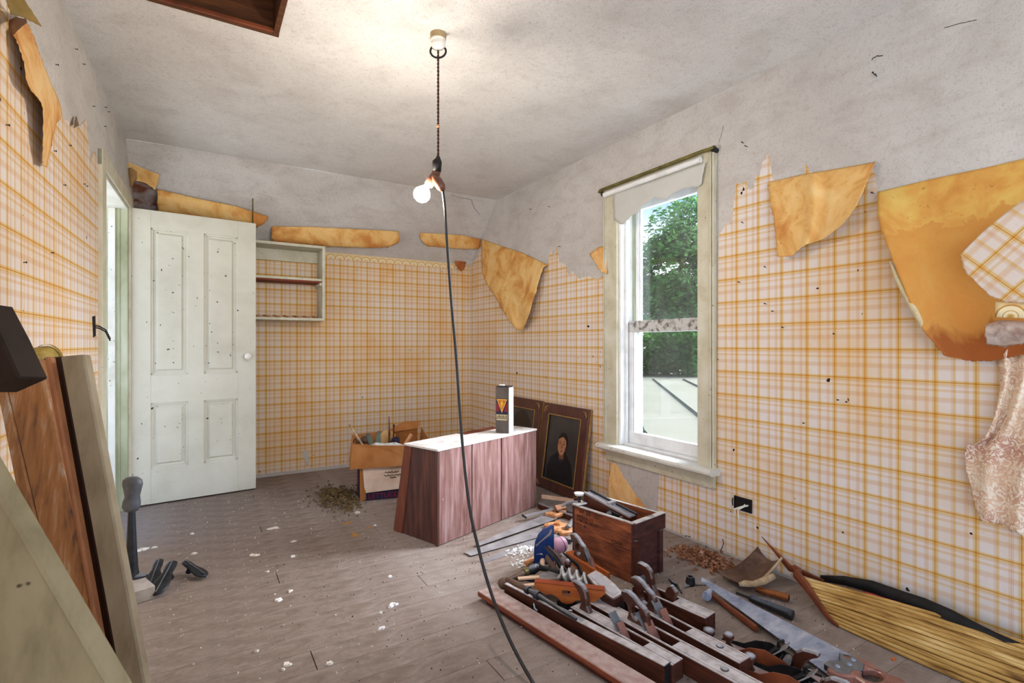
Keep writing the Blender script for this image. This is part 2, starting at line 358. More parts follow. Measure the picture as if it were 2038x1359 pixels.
def slab(c4, thick, away):
    """four corners (world), thickness along 'away'"""
    bm = bmesh.new(); n = Vector(away)
    a = [bm.verts.new(Vector(p)) for p in c4]; b = [bm.verts.new(Vector(p)+n*thick) for p in c4]
    m = len(c4); bm.faces.new(a); bm.faces.new(list(reversed(b)))
    for i in range(m): bm.faces.new((a[i], a[(i+1) % m], b[(i+1) % m], b[i]))
    bmesh.ops.recalc_face_normals(bm, faces=bm.faces); return bm
def lathe(profile, seg=20, mat=None, bm=None):
    bm = bm or bmesh.new(); rings = []
    for r, z in profile:
        ring = []
        for k in range(seg):
            q = Vector((r*math.cos(2*math.pi*k/seg), r*math.sin(2*math.pi*k/seg), z)); ring.append(bm.verts.new(mat @ q if mat is not None else q))
        rings.append(ring)
    for i in range(len(rings)-1):
        for k in range(seg): bm.faces.new((rings[i][k], rings[i][(k+1) % seg], rings[i+1][(k+1) % seg], rings[i+1][k]))
    bm.faces.new(list(reversed(rings[0]))); bm.faces.new(rings[-1]); bmesh.ops.recalc_face_normals(bm, faces=bm.faces); return bm
def text_mesh(s, size, extrude=.0006):
    cu = bpy.data.curves.new('lettering', 'FONT'); cu.body = s; cu.size = size; cu.extrude = extrude; cu.align_x = 'LEFT'
    o = bpy.data.objects.new('lettering', cu); C.objects.link(o); bpy.context.view_layer.update()
    me = bpy.data.meshes.new_from_object(o.evaluated_get(bpy.context.evaluated_depsgraph_get())); bpy.data.objects.remove(o); return me
def lookup(poly, u):
    # arc-length interpolation along a polyline
    L = [0]
    for i in range(1, len(poly)): L.append(L[-1]+math.dist(poly[i], poly[i-1]))
    s = u*L[-1]
    for i in range(1, len(poly)):
        if s <= L[i]+1e-9:
            k = (s-L[i-1])/max(1e-9, L[i]-L[i-1]); return (poly[i-1][0]+(poly[i][0]-poly[i-1][0])*k, poly[i-1][1]+(poly[i][1]-poly[i-1][1])*k)
    return poly[-1]
def sheet(rows, plane, H, nu=28, nv=24, rag=1.5, uvrot=0):
    """paper sheet lofted between outline rows and lifted H(u,v) metres off a wall plane"""
    bm = bmesh.new(); uvl = bm.loops.layers.uv.new('UVMap'); g = []; R_ = len(rows)-1
    for j in range(nv+1):
        v = j/nv; k = min(int(v*R_), R_-1); f = v*R_-k; row = []
        # smooth between rows
        for i in range(nu+1):
            u = i/nu; p = [lookup(rows[max(0, min(R_, q))], u) for q in (k-1, k, k+1, k+2)]
            c = []
            for a in (0, 1):
                p0, p1, p2, p3 = (p[q][a] for q in range(4))
                c.append(.5*((2*p1)+(-p0+p2)*f+(2*p0-5*p1+4*p2-p3)*f*f+(-p0+3*p1-3*p2+p3)*f**3) if R_ > 1 else p1+(p2-p1)*f)
            ed = 1 if (i in (0, nu) or j == nv) else 0
            if ed: c[0] += rag*noise.noise(Vector((i*1.7, j*1.7, 3.1)))*2; c[1] += rag*noise.noise(Vector((i*1.7, j*1.7, 9.1)))*2
            row.append((bm.verts.new(plane(c[0], c[1], H(u, v))), u, v))
        g.append(row)
    for j in range(nv):
        for i in range(nu):
            q = (g[j][i], g[j+1][i], g[j+1][i+1], g[j][i+1])
            try: f = bm.faces.new([x[0] for x in q])
            except ValueError: continue
            f.smooth = True
            for lp, x in zip(f.loops, q):
                p = plane(1019, 680, 0)
                co = x[0].co; a = co.y if plane is RW or plane is LW else co.x; b_ = co.z
                ca, sa = math.cos(uvrot), math.sin(uvrot); lp[uvl].uv = (a*ca-b_*sa, a*sa+b_*ca)
    return bm
def flat_poly(pts, plane_fn, h, horiz, jag=0):
    """polygon glued on a wall; pts are world points on the wall"""
    bm = bmesh.new(); uvl = bm.loops.layers.uv.new('UVMap')
    v3 = [Vector(p) for p in pts]
    p2 = [Vector(((p.y if horiz == 'y' else p.x), p.z, 0)) for p in v3]
    tris = geometry.tessellate_polygon([p2]); vs = [bm.verts.new(p) for p in v3]
    for t in tris:
        try: f = bm.faces.new([vs[i] for i in t])
        except ValueError: continue
        for lp, i in zip(f.loops, t): lp[uvl].uv = (p2[i].x, p2[i].y)
    return bm

# ================================================================== STRUCTURE
# floor: individual boards running along X
fl = structure('floor', (0, 0, 0))
obj('subfloor', B(-1.2, XR+.2, -1.3, YB+.2, -.06, -.024), mDark, fl)
y = -1.2; k = 0; proto = {}
while y < YB:
    wd = .128
    for (xa, xb) in (((-1.1, XR+.1),) if k % 3 else ((-1.1, .62+.3*math.sin(k)), (.6235+.3*math.sin(k), XR+.1))):
        o = obj('floorboard', B(xa, xb, 0, wd-.0013, -.024, 0), mFloor, fl); o.location.y = y
    y += wd; k += 1
ceil = obj('ceiling', bmesh.new(), mCeil)
bm = bmesh.new()   # ceiling with a hatch opening X -.5...28, Y 1.7..2.47
hx0, hx1, hy0, hy1 = -.45, .283, 1.75, 2.475
for a in ((-.75, hx0, -1.3, 4.26), (hx1, XR+.05, -1.3, 4.26), (hx0, hx1, -1.3, hy0), (hx0, hx1, hy1, 4.26)):
    box(bm, a[0], a[1], a[2], a[3], CZ, CZ+.02)
bm.to_mesh(ceil.data); bm.free(); ceil['kind'] = 'structure'
h = thing('ceiling_hatch', 'open attic hatch with bare brown wood lining cut into the ceiling', 'hatch', (0, 2.1, CZ))
obj('lining_board', B(hx0-.02, hx1+.02, hy1-.004, hy1+.018, CZ-.004, CZ+.32), mRafter, h, world=True)
obj('lining_board', B(hx1-.004, hx1+.018, hy0, hy1, CZ-.006, CZ+.32), mRafter, h, world=True)
obj('lining_board', B(hx0-.02, hx0+.004, hy0, hy1, CZ-.002, CZ+.32), mRafter, h, world=True)
obj('lining_board', B(hx0-.02, hx1+.02, hy0-.02, hy0+.004, CZ-.002, CZ+.32), mRafter, h, world=True)
obj('cover_board', B(hx0-.02, hx1+.02, hy0-.02, hy1+.02, CZ+.32, CZ+.34), mDark, h, world=True)
obj('broken_edge', slab([(hx0, hy1-.006, CZ-.003), (hx1, hy1-.022, CZ-.003), (hx1, hy1, CZ-.003), (hx0, hy1, CZ-.003)], .012, (0, 0, 1)), mStem, h, world=True)
# back wall with the sloped roof part
wb = obj('wall_back', slab([(-.75, YB, -.02), (XR+.05, YB, -.02), (XR+.05, YB, SLZ), (-.75, YB, SLZ)], .1, (0, 1, 0)), mPlaster, None, world=True, origin=(0, YB, 0)); wb['kind'] = 'structure'
bm = bmesh.new(); n_ = 30; g = []
for j in range(9):
    v = j/8; row = []
    for i in range(n_+1):
        x = -.75+(XR+.8)*i/n_; e = .006*noise.noise(Vector((x*2, v*3, 0)))
        row.append(bm.verts.new((x, YB-.56*v+e, SLZ+.54*v+e)))
    g.append(row)
for j in range(8):
    for i in range(n_): bm.faces.new((g[j][i], g[j][i+1], g[j+1][i+1], g[j+1][i])).smooth = True
bmesh.ops.reverse_faces(bm, faces=[f for f in bm.faces if (f.normal_update() or f.normal.z) > 0])
obj('sloped_plaster', bm, mPlaster, wb, world=True)
# right wall with window opening
WY0, WY1, WZ0, WZ1 = 1.937, 2.594, .45, 2.09
bm = bmesh.new()
for a in ((-1.3, WY0, 0, CZ), (WY1, YB+.1, 0, CZ), (WY0, WY1, 0, WZ0), (WY0, WY1, WZ1, CZ)):
    box(bm, XR, XR+.2, a[0], a[1], a[2]-(0.02 if a[2] == 0 else 0), a[3]+(.02 if a[3] == CZ else 0))
wr = obj('wall_right', bm, mPlaster, None, world=True, origin=(XR, 1.8, 0)); wr['kind'] = 'structure'
# left wall (slightly skewed) in its own frame: local y along the wall
RL = -math.atan(LS); cL = math.cos(RL)
DY0, DY1, DZ = 3.46, 4.33, 2.045
bm = bmesh.new()
for a in ((-1.3, DY0, -.02, CZ+.02), (DY1, YB+.1, -.02, CZ+.02), (DY0, DY1, DZ, CZ+.02)): box(bm, -.14, 0, a[0]/cL, a[1]/cL, a[2], a[3])
wl = obj('wall_left', bm, mPlaster); wl['kind'] = 'structure'; wl.location = (LX0, 0, 0); wl.rotation_euler = (0, 0, RL)

# ------------------------------------------------------------------ glued wallpaper
paper_right_px = [(938, 528), (956, 500), (1088, 532), (1096, 497), (1104, 512), (1109, 487), (1113, 520), (1126, 527), (1131, 548), (1140, 540), (1152, 555), (1170, 549), (1188, 556), (1208, 545)]
pts = [RW(x, y_, .0015) for x, y_ in paper_right_px]
X_ = XR-.0015
pts += [Vector((X_, 2.70, .40)), Vector((X_, 1.84, .39))]
up = [(1430, 470), (1441, 452), (1449, 440), (1455, 449), (1460, 405), (1466, 364), (1474, 368), (1484, 359), (1491, 378), (1499, 374), (1505, 349), (1512, 347), (1517, 322), (1524, 317), (1528, 301), (1534, 330), (1538, 356), (1560, 362), (1600, 352), (1604, 326), (1611, 340), (1640, 350), (1738, 330), (1744, 360), (1748, 395), (1790, 440), (1850, 420), (1960, 400), (2060, 380)]
pts += [RW(x, y_, .0015) for x, y_ in up]
pts += [Vector((X_, .2, 1.6)), Vector((X_, .2, .012)), Vector((X_, 3.2, .016)), Vector((X_, YB-.002, .012))]
obj('wallpaper', flat_poly(pts, None, 0, 'y'), mPlaid, wr, world=True)
# strip seam of a second paper length (slightly proud overlap)
obj('wallpaper', flat_poly([Vector((XR-.0028, .955, .015)), Vector((XR-.0028, .955, 1.02)), Vector((XR-.0028, .22, 1.3)), Vector((XR-.0028, .22, .015))], None, 0, 'y'), mPlaid, wr, world=True)
obj('bare_plaster_patch', flat_poly([RW(x, y_, .004) for x, y_ in ((1218, 903), (1300, 925), (1312, 932), (1311, 960), (1307, 1005), (1307, 1035), (1262, 1030), (1214, 960))], None, 0, 'y'), mPlaster, wr, world=True)
pb = [BW(505, 494, .002), BW(653, 500, .002), BW(905, 523, .002), BW(938, 528, .002)]
pts = [Vector((-.40, YB-.002, SLZ)), Vector((.6, YB-.002, SLZ+.005)), Vector((1.7, YB-.002, SLZ+.005)), Vector((XR, YB-.002, SLZ))] + [Vector((XR, YB-.002, .03)), Vector((1.6, YB-.002, .035)), Vector((.9, YB-.002, .028)), Vector((-.40, YB-.002, .03))]
obj('wallpaper', flat_poly(pts, None, 0, 'x'), mPlaidW, wb, world=True)
def border_mat():
    b = NB('scalloped_border'); uv = b.n('ShaderNodeTexCoord').outputs['UV']; s = b.n('ShaderNodeSeparateXYZ'); b.l(uv, s.inputs[0])
    P = .078; u = b.math('SUBTRACT', b.math('FRACT', b.math('DIVIDE', s.outputs[0], P)), .5); v = b.math('DIVIDE', s.outputs[1], P)
    r = b.math('SQRT', b.math('ADD', b.math('MULTIPLY', u, u), b.math('MULTIPLY', v, v)))
    c = b.ramp(r, [(0, (196, 150, 70)), (.10, (214, 180, 110)), (.14, (236, 220, 180)), (.22, (238, 226, 190)), (.24, (190, 140, 50)), (.28, (236, 220, 180)), (.44, (238, 226, 190)), (.46, (186, 132, 44)), (.50, (200, 150, 60)), (.52, (228, 204, 156))])
    return b.done(c, .8)
mBorder = border_mat()
def strip_uv(p0, p1, ht, nrm):
    bm = bmesh.new(); uvl = bm.loops.layers.uv.new('UVMap'); L = (p1-p0).length; up_ = Vector((0, 0, 1)); q = [p0, p1, p1+up_*ht, p0+up_*ht]; uvs = [(0, 0), (L, 0), (L, ht), (0, ht)]
    f = bm.faces.new([bm.verts.new(x+nrm) for x in q])
    for lp, uu in zip(f.loops, uvs): lp[uvl].uv = uu
    return bm
obj('wallpaper_border', strip_uv(Vector((-.35, YB-.003, SLZ-.052)), Vector((2.28, YB-.003, SLZ-.052)), .055, Vector((0, -.001, 0))), mBorder, wb, world=True)
# left wall paper
px_l = [(-60, -210), (8, -2), (20, 20), (62, 60), (86, 150), (128, 240), (136, 236), (142, 250), (148, 244), (152, 256), (160, 250), (172, 236), (174, 262), (178, 300), (180, 320), (189, 300)]
pts = [LW(x, y_, .0015) for x, y_ in px_l]
e0 = LX0+LS*(DY0-.02)+.0015
pts += [Vector((e0, DY0-.02, 2.0)), Vector((e0, DY0-.02, .02)), Vector((LX0+LS*.9+.0015, .9, .02)), Vector((LX0+LS*.9+.0015, .9, 2.2))]
obj('wallpaper', flat_poly(pts, None, 0, 'y'), mPlaid, wl, world=True)
# fine cracks and nails (uncountable marks)
def crack(name, pxs, pl, parent, wdt=.0012):
    P = []
    for i in range(len(pxs)-1):
        for k in range(5):
            f = k/5; x = pxs[i][0]+(pxs[i+1][0]-pxs[i][0])*f; y_ = pxs[i][1]+(pxs[i+1][1]-pxs[i][1])*f
            P.append(pl(x+2*noise.noise(Vector((x*.2, y_*.2, 0))), y_+2*noise.noise(Vector((x*.2, y_*.2, 5))), .0005) if pl is not CLh else CLh(x+2*noise.noise(Vector((x*.2, y_*.2, 0))), y_))
    obj(name, TB(P, wdt, 4), mDark2, parent, world=True)
def CLh(x, y_, h=0): return G(x, y_, CZ-.0005)
crack('crack', [(512, 385), (540, 392), (543, 408), (560, 422)], SL, wb)
crack('crack', [(898, 388), (938, 398), (944, 415), (957, 430)], SL, wb)
crack('crack', [(1440, 250), (1436, 268), (1428, 290)], RW, wr)
crack('crack', [(1735, 120), (1742, 112), (1760, 110)], RW, wr, .0018)
crack('crack', [(1880, 55), (1920, 45), (1950, 38)], RW, wr)
crack('crack', [(1210, 960), (1260, 1000), (1306, 1010)], RW, wr)
bm = bmesh.new()
for (x, y_, a) in ((1058, 417, .3), (1116, 491, .2), (1480, 285, 0), (1488, 292, .4), (1740, 148, 0), (1745, 152, 0), (1474, 562, .4), (1480, 444, 0), (1525, 532, 0), (1560, 652, 0), (1670, 796, 0), (1687, 800, 0), (1602, 842, 0), (1368, 1066, 0), (1375, 1067, 0), (1540, 620, 0), (1525, 605, 0), (1740, 385, .3), (1662, 665, 0), (1095, 412, .2)):
    p = RW(x, y_, 0); tube(bm, [p, p+Vector((-.018, .012*(a-.2), .002))], .0018, 5); tube(bm, [p+Vector((-.017, .011*(a-.2), .002)), p+Vector((-.019, .012*(a-.2), .002))], .0038, 6)
o = obj('nails', bm, mIron, wr, world=True); o['kind'] = 'stuff'
bm = bmesh.new()
for (x, y_) in ((136, 289), (149, 97), (164, 127), (184, 211), (208, 213), (214, 222), (207, 251), (10, 248), (110, 128), (106, 300), (45, 522), (100, 503), (125, 368), (170, 370), (165, 366)):
    p = LW(x, y_, 0); tube(bm, [p, p+Vector((.009, .002, .001))], .0018, 5); tube(bm, [p+Vector((.008, .002, .001)), p+Vector((.010, .002, .001))], .0036, 6)
o = obj('nails', bm, mIron, wl, world=True); o['kind'] = 'stuff'
bm = bmesh.new()
for (x, y_) in ((734, 581), (708, 538), (878, 541), (840, 700), (700, 615), (880, 718)):
    p = BW(x, y_, 0); tube(bm, [p, p+Vector((.006, -.02, .002))], .0018, 5)
o = obj('nails', bm, mIron, wb, world=True); o['kind'] = 'stuff'

# ------------------------------------------------------------------ window
win = structure('window_1', (XR, (WY0+WY1)/2, WZ0))
def wp(name, a, m, bevel=.002, par=win): return obj(name, B(*a), m, par, world=True, bevel=bevel)
wp('casing', (XR-.024, XR, WY1-.002, 2.712, .44, 2.10), mCream); wp('casing', (XR-.024, XR, 1.83, WY0+.002, .44, 2.10), mCream)
for yy in (2.704, 2.690, 1.826, 1.842): wp('molding', (XR-.034, XR-.02, yy, yy+.009, .44, 2.16), mCream)
wp('head_casing', (XR-.026, XR, 1.826, 2.714, 2.09, 2.185), mCream); wp('molding', (XR-.036, XR, 1.82, 2.72, 2.17, 2.195), mCream)
# rounded stool
bm = bmesh.new(); prof = [(-.072, .412), (-.084, .42), (-.086, .432), (-.08, .444), (-.066, .448), (.09, .450), (.09, .425), (0, .41)]
prism([(XR+a, z) for a, z in prof], thick=.93, bm=bm); 
for v in bm.verts: v.co.y += 2.272
obj('stool', bm, mWhite, win, world=True)
wp('apron', (XR-.022, XR, 1.835, 2.705, .335, .412), mCream)
# jamb linings
wp('jamb', (XR-.002, XR+.2, WY1-.018, WY1+.002, WZ0, WZ1), mBareWin); wp('jamb', (XR-.002, XR+.2, WY0-.002, WY0+.018, WZ0, WZ1), mBareWin)
wp('head_jamb', (XR-.002, XR+.2, WY0, WY1, WZ1-.02, WZ1+.002), mBareWin); wp('sill', (XR+.02, XR+.26, WY0-.01, WY1+.01, WZ0-.02, WZ0+.012), mBareWin)
for yy in (WY1-.034, WY0+.018): wp('stop', (XR+.035, XR+.052, yy, yy+.016, WZ0+.01, WZ1-.02), mBareWin); wp('parting_bead', (XR+.105, XR+.115, yy, yy+.016, WZ0+.01, WZ1-.02), mGreen)
wp('screen_track', (XR+.155, XR+.175, WY1-.045, WY1-.018, WZ0+.01, WZ1-.02), mBareWin)
ya, yb = WY0+.02, WY1-.02
def sash(x0, x1, z0, z1, bot, top, mt, mb):
    s = obj('sash', B(x0, x1, ya, ya+.042, z0, z1), mBareWin, win, world=True, bevel=.002); s['pinv'] = 1
    def sp(n, a, m):
        o = obj(n, B(*a), m, s, world=False, bevel=.002); return o
    sp('stile', (x0, x1, yb-.042, yb, z0, z1), mBareWin)
    sp('rail', (x0-.001, x1+.001, ya, yb, z0, z0+bot), mb); sp('rail', (x0-.001, x1+.001, ya, yb, z1-top, z1), mt)
    sp('pane', ((x0+x1)/2-.002, (x0+x1)/2+.002, ya+.03, yb-.03, z0+bot-.01, z1-top+.01), mGlass)
    sp('glazing_bead', (x0+.008, x1-.008, ya+.042, ya+.054, z0+bot, z1-top), mBareWin); sp('glazing_bead', (x0+.008, x1-.008, yb-.054, yb-.042, z0+bot, z1-top), mBareWin)
sash(XR+.06, XR+.095, WZ0+.012, 1.275, .075, .075, mRail, mBareWin)
sash(XR+.118, XR+.152, 1.20, WZ1-.018, .045, .05, mBareWin, mBareWin)
# roller shade, torn
sh = thing('roller_shade', 'torn grey-white roller shade hanging over the top of the window', 'window shade', (XR-.05, 2.27, 2.1))
obj('roller', TB([(XR-.045, 2.69, 2.137), (XR-.045, 1.90, 2.137)], .017, 14), mBareWin, sh, world=True, smooth=False)
bt = [(1222, 437), (1237, 448), (1240, 446), (1250, 438), (1256, 430), (1270, 424), (1278, 410), (1290, 402), (1302, 392), (1312, 397), (1325, 395), (1340, 385), (1360, 375), (1380, 372), (1390, 371), (1395, 366)]
obj('cloth', sheet([[(1221, 384), (1310, 357), (1404, 323)], bt], lambda x, y_, h_: RW(x, y_, .04), lambda u, v: 0, 40, 8, rag=1), mShade, sh, world=True, solid=.0006)
rd = thing('curtain_rod', 'tarnished brass curtain rod across the top of the window casing', 'curtain rod', (XR-.06, 2.27, 2.15))
obj('rod', TB([(XR-.002, 2.735, 2.165), (XR-.05, 2.735, 2.168), (XR-.062, 2.71, 2.17), (XR-.062, 1.88, 2.17), (XR-.055, 1.84, 2.17), (XR-.02, 1.825, 2.185)], .009, 8, sx=1.5), mBrass, rd, world=True)
obj('bracket', TB([(XR-.003, 2.73, 2.15), (XR-.03, 2.73, 2.155)], .014, 8), mIron, rd, world=True); obj('bracket', TB([(XR-.003, 1.83, 2.17), (XR-.04, 1.825, 2.175)], .016, 8), mIron, rd, world=True)

# ------------------------------------------------------------------ outside
bm = B(5.2, 60, -20, 60, -3.3, -3.25); o = obj('lawn', bm, mGrass, None, world=True); o['kind'] = 'structure'
rf = thing('porch_roof', 'pale flat roof with ribbed seams seen through the lower window pane', 'roof', (12, 12, -.6))
obj('roof_deck', slab([(4.6, 2.2, -.6), (22, 1, -.6), (27, 24, -.6), (12, 24, -.6)], .3, (0, 0, -1)), mRoof, rf, world=True)
for k in range(-4, 14):
    a = Vector((19+k*1.1, 18.05-k*.9, -.6)); b_ = a+Vector((-10.5, -11.7, 0))
    obj('roof_seam', TB([a, b_], .06, 4), mSeam, rf, world=True)
obj('parapet', slab([G(1270, 744, -.6)+Vector((0, 0, 0)), G(1345, 742, -.6), G(1345, 742, -.6)+Vector((0, 0, .35)), G(1270, 744, -.6)+Vector((0, 0, .35))], .3, (.7, .7, 0)), mRoof, rf, world=True)
def foliage(name, label, cat, blobs, m, n, leaf, trunk=None, group=None):
    t = thing(name, label, cat, (blobs[0][0].x, blobs[0][0].y, -3.25), group=group); bm = bmesh.new()
    tot = sum(b_[1]**2 for b_ in blobs)
    for c, r, sz in blobs:
        for _ in range(int(n*r*r/tot)):
            d = Vector((random.gauss(0, 1), random.gauss(0, 1), random.gauss(0, 1))).normalized()*r*(random.random()**.33); d.z *= sz
            if noise.noise((c+d)*(.55)) < -.30: continue
            a = Vector((random.gauss(0, 1), random.gauss(0, 1), random.gauss(0, .8))).normalized(); b2 = a.orthogonal().normalized(); s = leaf*random.uniform(.6, 1.3)
            p = c+d; bm.faces.new([bm.verts.new(p+a*s), bm.verts.new(p+b2*s*.5), bm.verts.new(p-a*s), bm.verts.new(p-b2*s*.5)])
    obj('foliage', bm, m, t, world=True)
    if trunk: obj('trunk', TB([(trunk.x, trunk.y, -3.25), trunk], [.4, .2], 8), mRafter, t, world=True)
def at(px, py, t): return T(px, py, t)
foliage('tall_tree', 'tall leafy green tree filling the upper window pane against blue sky', 'tree',
        [(at(1372, 520, 36), 3.6, 1.35), (at(1345, 560, 36), 2.8, 1.3), (at(1395, 450, 37), 2.4, 1.2), (at(1318, 600, 36), 2.0, 1.5), (at(1318, 520, 36), 1.5, 1.2), (at(1330, 480, 36.5), 1.1, 1), (at(1430, 560, 37), 4, 1.4), (at(1310, 660, 36), 2.2, 1), (at(1345, 625, 37), 3.2, 1), (at(1300, 560, 36.5), 1.6, 1.4), (at(1385, 640, 37), 3, 1)], mFoliage, 34000, .21, at(1372, 600, 36))
foliage('hedge_shrub', 'dark green shrub row behind the flat roof, in the lower window pane', 'shrub',
        [(at(1300, 705, 29), 1.4, .9), (at(1335, 700, 29), 1.5, .95), (at(1370, 700, 28.6), 1.7, .9), (at(1400, 705, 28), 1.7, 1), (at(1275, 700, 29), 1.3, 1)], mHedge, 9000, .16)

# ------------------------------------------------------------------ doorway + door
tr = structure('trim_1', (LX0, 0, 0), RL)
def tp(name, a, m, bevel=.002): return obj(name, B(*a), m, tr, bevel=bevel)
y0, y1 = DY0/cL, DY1/cL
tp('casing', (0, .02, y0-.10, y0+.006, 0, 2.125), mCream); tp('head_casing', (0, .021, y0-.10, y1+.09, DZ-.004, DZ+.082), mCream)
tp('casing', (0, .018, y1-.002, y1+.085, 0, DZ), mCream)
tp('jamb', (-.15, .004, y0-.001, y0+.02, 0, DZ), mWhite); tp('jamb', (-.15, .004, y1-.02, y1+.001, 0, DZ), mGreen)
tp('head_jamb', (-.15, .004, y0, y1, DZ-.02, DZ+.001), mWhite)
tp('stop', (-.10, -.062, y1-.034, y1-.018, 0, DZ-.02), mWhite); tp('stop', (-.045, -.038, y1-.026, y1-.018, 0, DZ-.02), mGreen)
tp('strike_plate', (.001, .0045, y0-.0, y0+.018, .98, 1.08), mRail, .0005)
# the far room seen through the gap
P0 = Vector((-.395, 4.352, 0)); dv = Vector((.774, .080, 0)); DW = .778
dr = structure('door_1', P0, math.atan2(dv.y, dv.x))
def dp(name, a, m, bevel=.0015, par=None): return obj(name, B(*a), m, par or dr, bevel=bevel)
cols = [(.113, .333), (.432, .6535)]; zz = [(.252, .71), (.905, 1.928)]
dp('stile', (0, .113, 0, .036, .012, 2.05), mDoor); dp('stile', (.6535, DW, 0, .036, .012, 2.05), mDoor); dp('mullion', (.333, .432, .0006, .036, .25, 1.93), mDoor)
for a, b_ in ((.012, .252), (.71, .905), (1.928, 2.05)): dp('rail', (.113, .6535, .0004, .036, a, b_), mDoor)
for (a, b_) in cols:
    for (c, d) in zz:
        p = dp('panel', (a-.004, b_+.004, .019, .028, c-.004, d+.004), mDoor)
        bm = bmesh.new()   # raised bevelled field
        i0, i1 = .028, .040
        q0 = [(a+i0, .0185, c+i0), (b_-i0, .0185, c+i0), (b_-i0, .0185, d-i0), (a+i0, .0185, d-i0)]; q1 = [(a+i1, .009, c+i1), (b_-i1, .009, c+i1), (b_-i1, .009, d-i1), (a+i1, .009, d-i1)]
        A = [bm.verts.new(v) for v in q0]; Bq = [bm.verts.new(v) for v in q1]; bm.faces.new(Bq)
        for i in range(4): bm.faces.new((A[i], A[(i+1) % 4], Bq[(i+1) % 4], Bq[i]))
        bmesh.ops.recalc_face_normals(bm, faces=bm.faces); sub('raised_field', bm, mDoor, p)
        bm = bmesh.new()   # sticking around the panel
        for (u0, u1, w0, w1) in ((a, a+.012, c, d), (b_-.012, b_, c, d), (a, b_, c, c+.012), (a, b_, d-.012, d)): box(bm, u0, u1, .007, .019, w0, w1)
        sub('molding', bm, mDoor, p)
mx = Matrix.Translation((.716, 0, 1.03)) @ Matrix.Rotation(math.pi/2, 4, 'X')
k = obj('knob', lathe([(.006, 0), (.008, .02), (.016, .028), (.026, .04), (.028, .052), (.022, .062), (.008, .066)], 20, mx), mPorc, dr, smooth=True); sub('rose', lathe([(.02, 0), (.02, .006), (.01, .008)], 16, mx), mBrass, k)
for z in (1.78, .30):
    hg = dp('hinge', (-.016, .004, -.006, .03, z, z+.10), mBrass); sub('hinge_pin', TB([(-.008, -.008, z-.004), (-.008, -.008, z+.106)], .006, 8), mBrass, hg)
# light switch hole with wires beside the doorway
sw = thing('switch_wires', 'two bent black wires poking out of a hole in the left wall', 'wires', LW(187, 655, .0))
obj('hole', slab([LW(184, 630, .003), LW(190, 628, .003), LW(191, 668, .003), LW(186, 672, .003)], .002, (-1, 0, 0)), mDark, sw, world=True)
for a in ((187, 652, 205, 682), (187, 648, 207, 670)):
    p = LW(a[0], a[1], .0); q = p+Vector((.045, .01, -.02)); r = p+Vector((.062, .02, -.065)); obj('wire', TB([p, p+Vector((.02, .0, -.002)), q, r], .0035, 6), mBlackWire, sw, world=True)
# outlet with loose wires on the right wall
p = RW(1480, 1003, 0); ou = thing('wall_outlet', 'open black outlet box with white wires hanging out on the right wall', 'outlet', p)
bm = bmesh.new()
for a in ((-.05, -.045, -.034, .034), (.045, .05, -.034, .034), (-.05, .05, -.034, -.03), (-.05, .05, .03, .034)): box(bm, XR-.01, XR+.001, p.y+a[0], p.y+a[1], p.z+a[2], p.z+a[3])
obj('rim', bm, mIron, ou, world=True); obj('box_interior', B(XR-.006, XR-.004, p.y-.046, p.y+.046, p.z-.031, p.z+.031), mBlackWire, ou, world=True)
obj('ear', TB([p+Vector((-.012, .054, -.02)), p+Vector((-.012, .058, 0)), p+Vector((-.012, .054, .02))], .003, 6), mIron, ou, world=True)
for s in (0, .018): obj('wire', TB([p+Vector((-.004, -.01-s, .0)), p+Vector((-.03, -.02+s*.3, -.004)), p+Vector((-.04, .005+s, -.025)), p+Vector((-.035, .004+s*1.2, -.07+s))], .0045, 7), mPorc, ou, world=True)

# ------------------------------------------------------------------ hanging paper flaps
def flap(name, label, rows, plane, H, mats, nu=30, nv=24, rag=1.5, uvrot=0, group='peeling wallpaper pieces'):
    o = obj(name, sheet(rows, plane, H, nu, nv, rag, uvrot), mats, None, world=True, solid=.0012, offset=(1 if len(mats) > 1 else None)); return tag(o, label, 'wallpaper', group)
flap('wallpaper_flap', 'triangular tan wallpaper flap drooping in the far right corner of the room',
     [[(958, 475), (1000, 490), (1040, 503), (1092, 528)], [(960, 545), (990, 545), (1040, 548), (1080, 535)], [(985, 592), (1010, 595), (1040, 595), (1065, 585)], [(1014, 640), (1030, 657), (1040, 657), (1052, 628)]],
     RW, lambda u, v: .006+.05*v**.6+.014*math.sin(u*9)*v+.03*u*v, [mTan, mPlaid])
flap('wallpaper_flap', 'tan wallpaper flap folded down right of the window, dark nail slit near its top edge',
     [[(1528, 363), (1600, 346), (1680, 333), (1742, 322)], [(1534, 410), (1600, 410), (1660, 408), (1722, 370)], [(1542, 455), (1590, 460), (1640, 455), (1700, 415)], [(1547, 511), (1575, 510), (1600, 488), (1640, 475), (1675, 447)]],
     RW, lambda u, v: .008+.045*v**.5+.02*math.exp(-((u-.42)/.07)**2)*(1-v*.6)-.012*math.exp(-((u-.52)/.05)**2)+.03*u*v, [mTan, mPlaid], 44, 30)
flap('wallpaper_flap', 'largest yellow-tan wallpaper flap hanging at the right edge with brown water stain',
     [[(1746, 382), (1850, 357), (1950, 336), (2060, 311)], [(1751, 450), (1850, 440), (1950, 430), (2060, 425)], [(1790, 552), (1870, 550), (1950, 545), (2060, 550)], [(1832, 648), (1900, 645), (1970, 645), (2060, 650)], [(1880, 708), (1935, 719), (1975, 718), (2060, 700)]],
     RW, lambda u, v: .008+.03*v+.085*math.exp(-(u/.16)**2)*min(1, v*2.2)+.02*math.sin(v*5+u*3)*v, [mTanY, mPlaid], 50, 40)
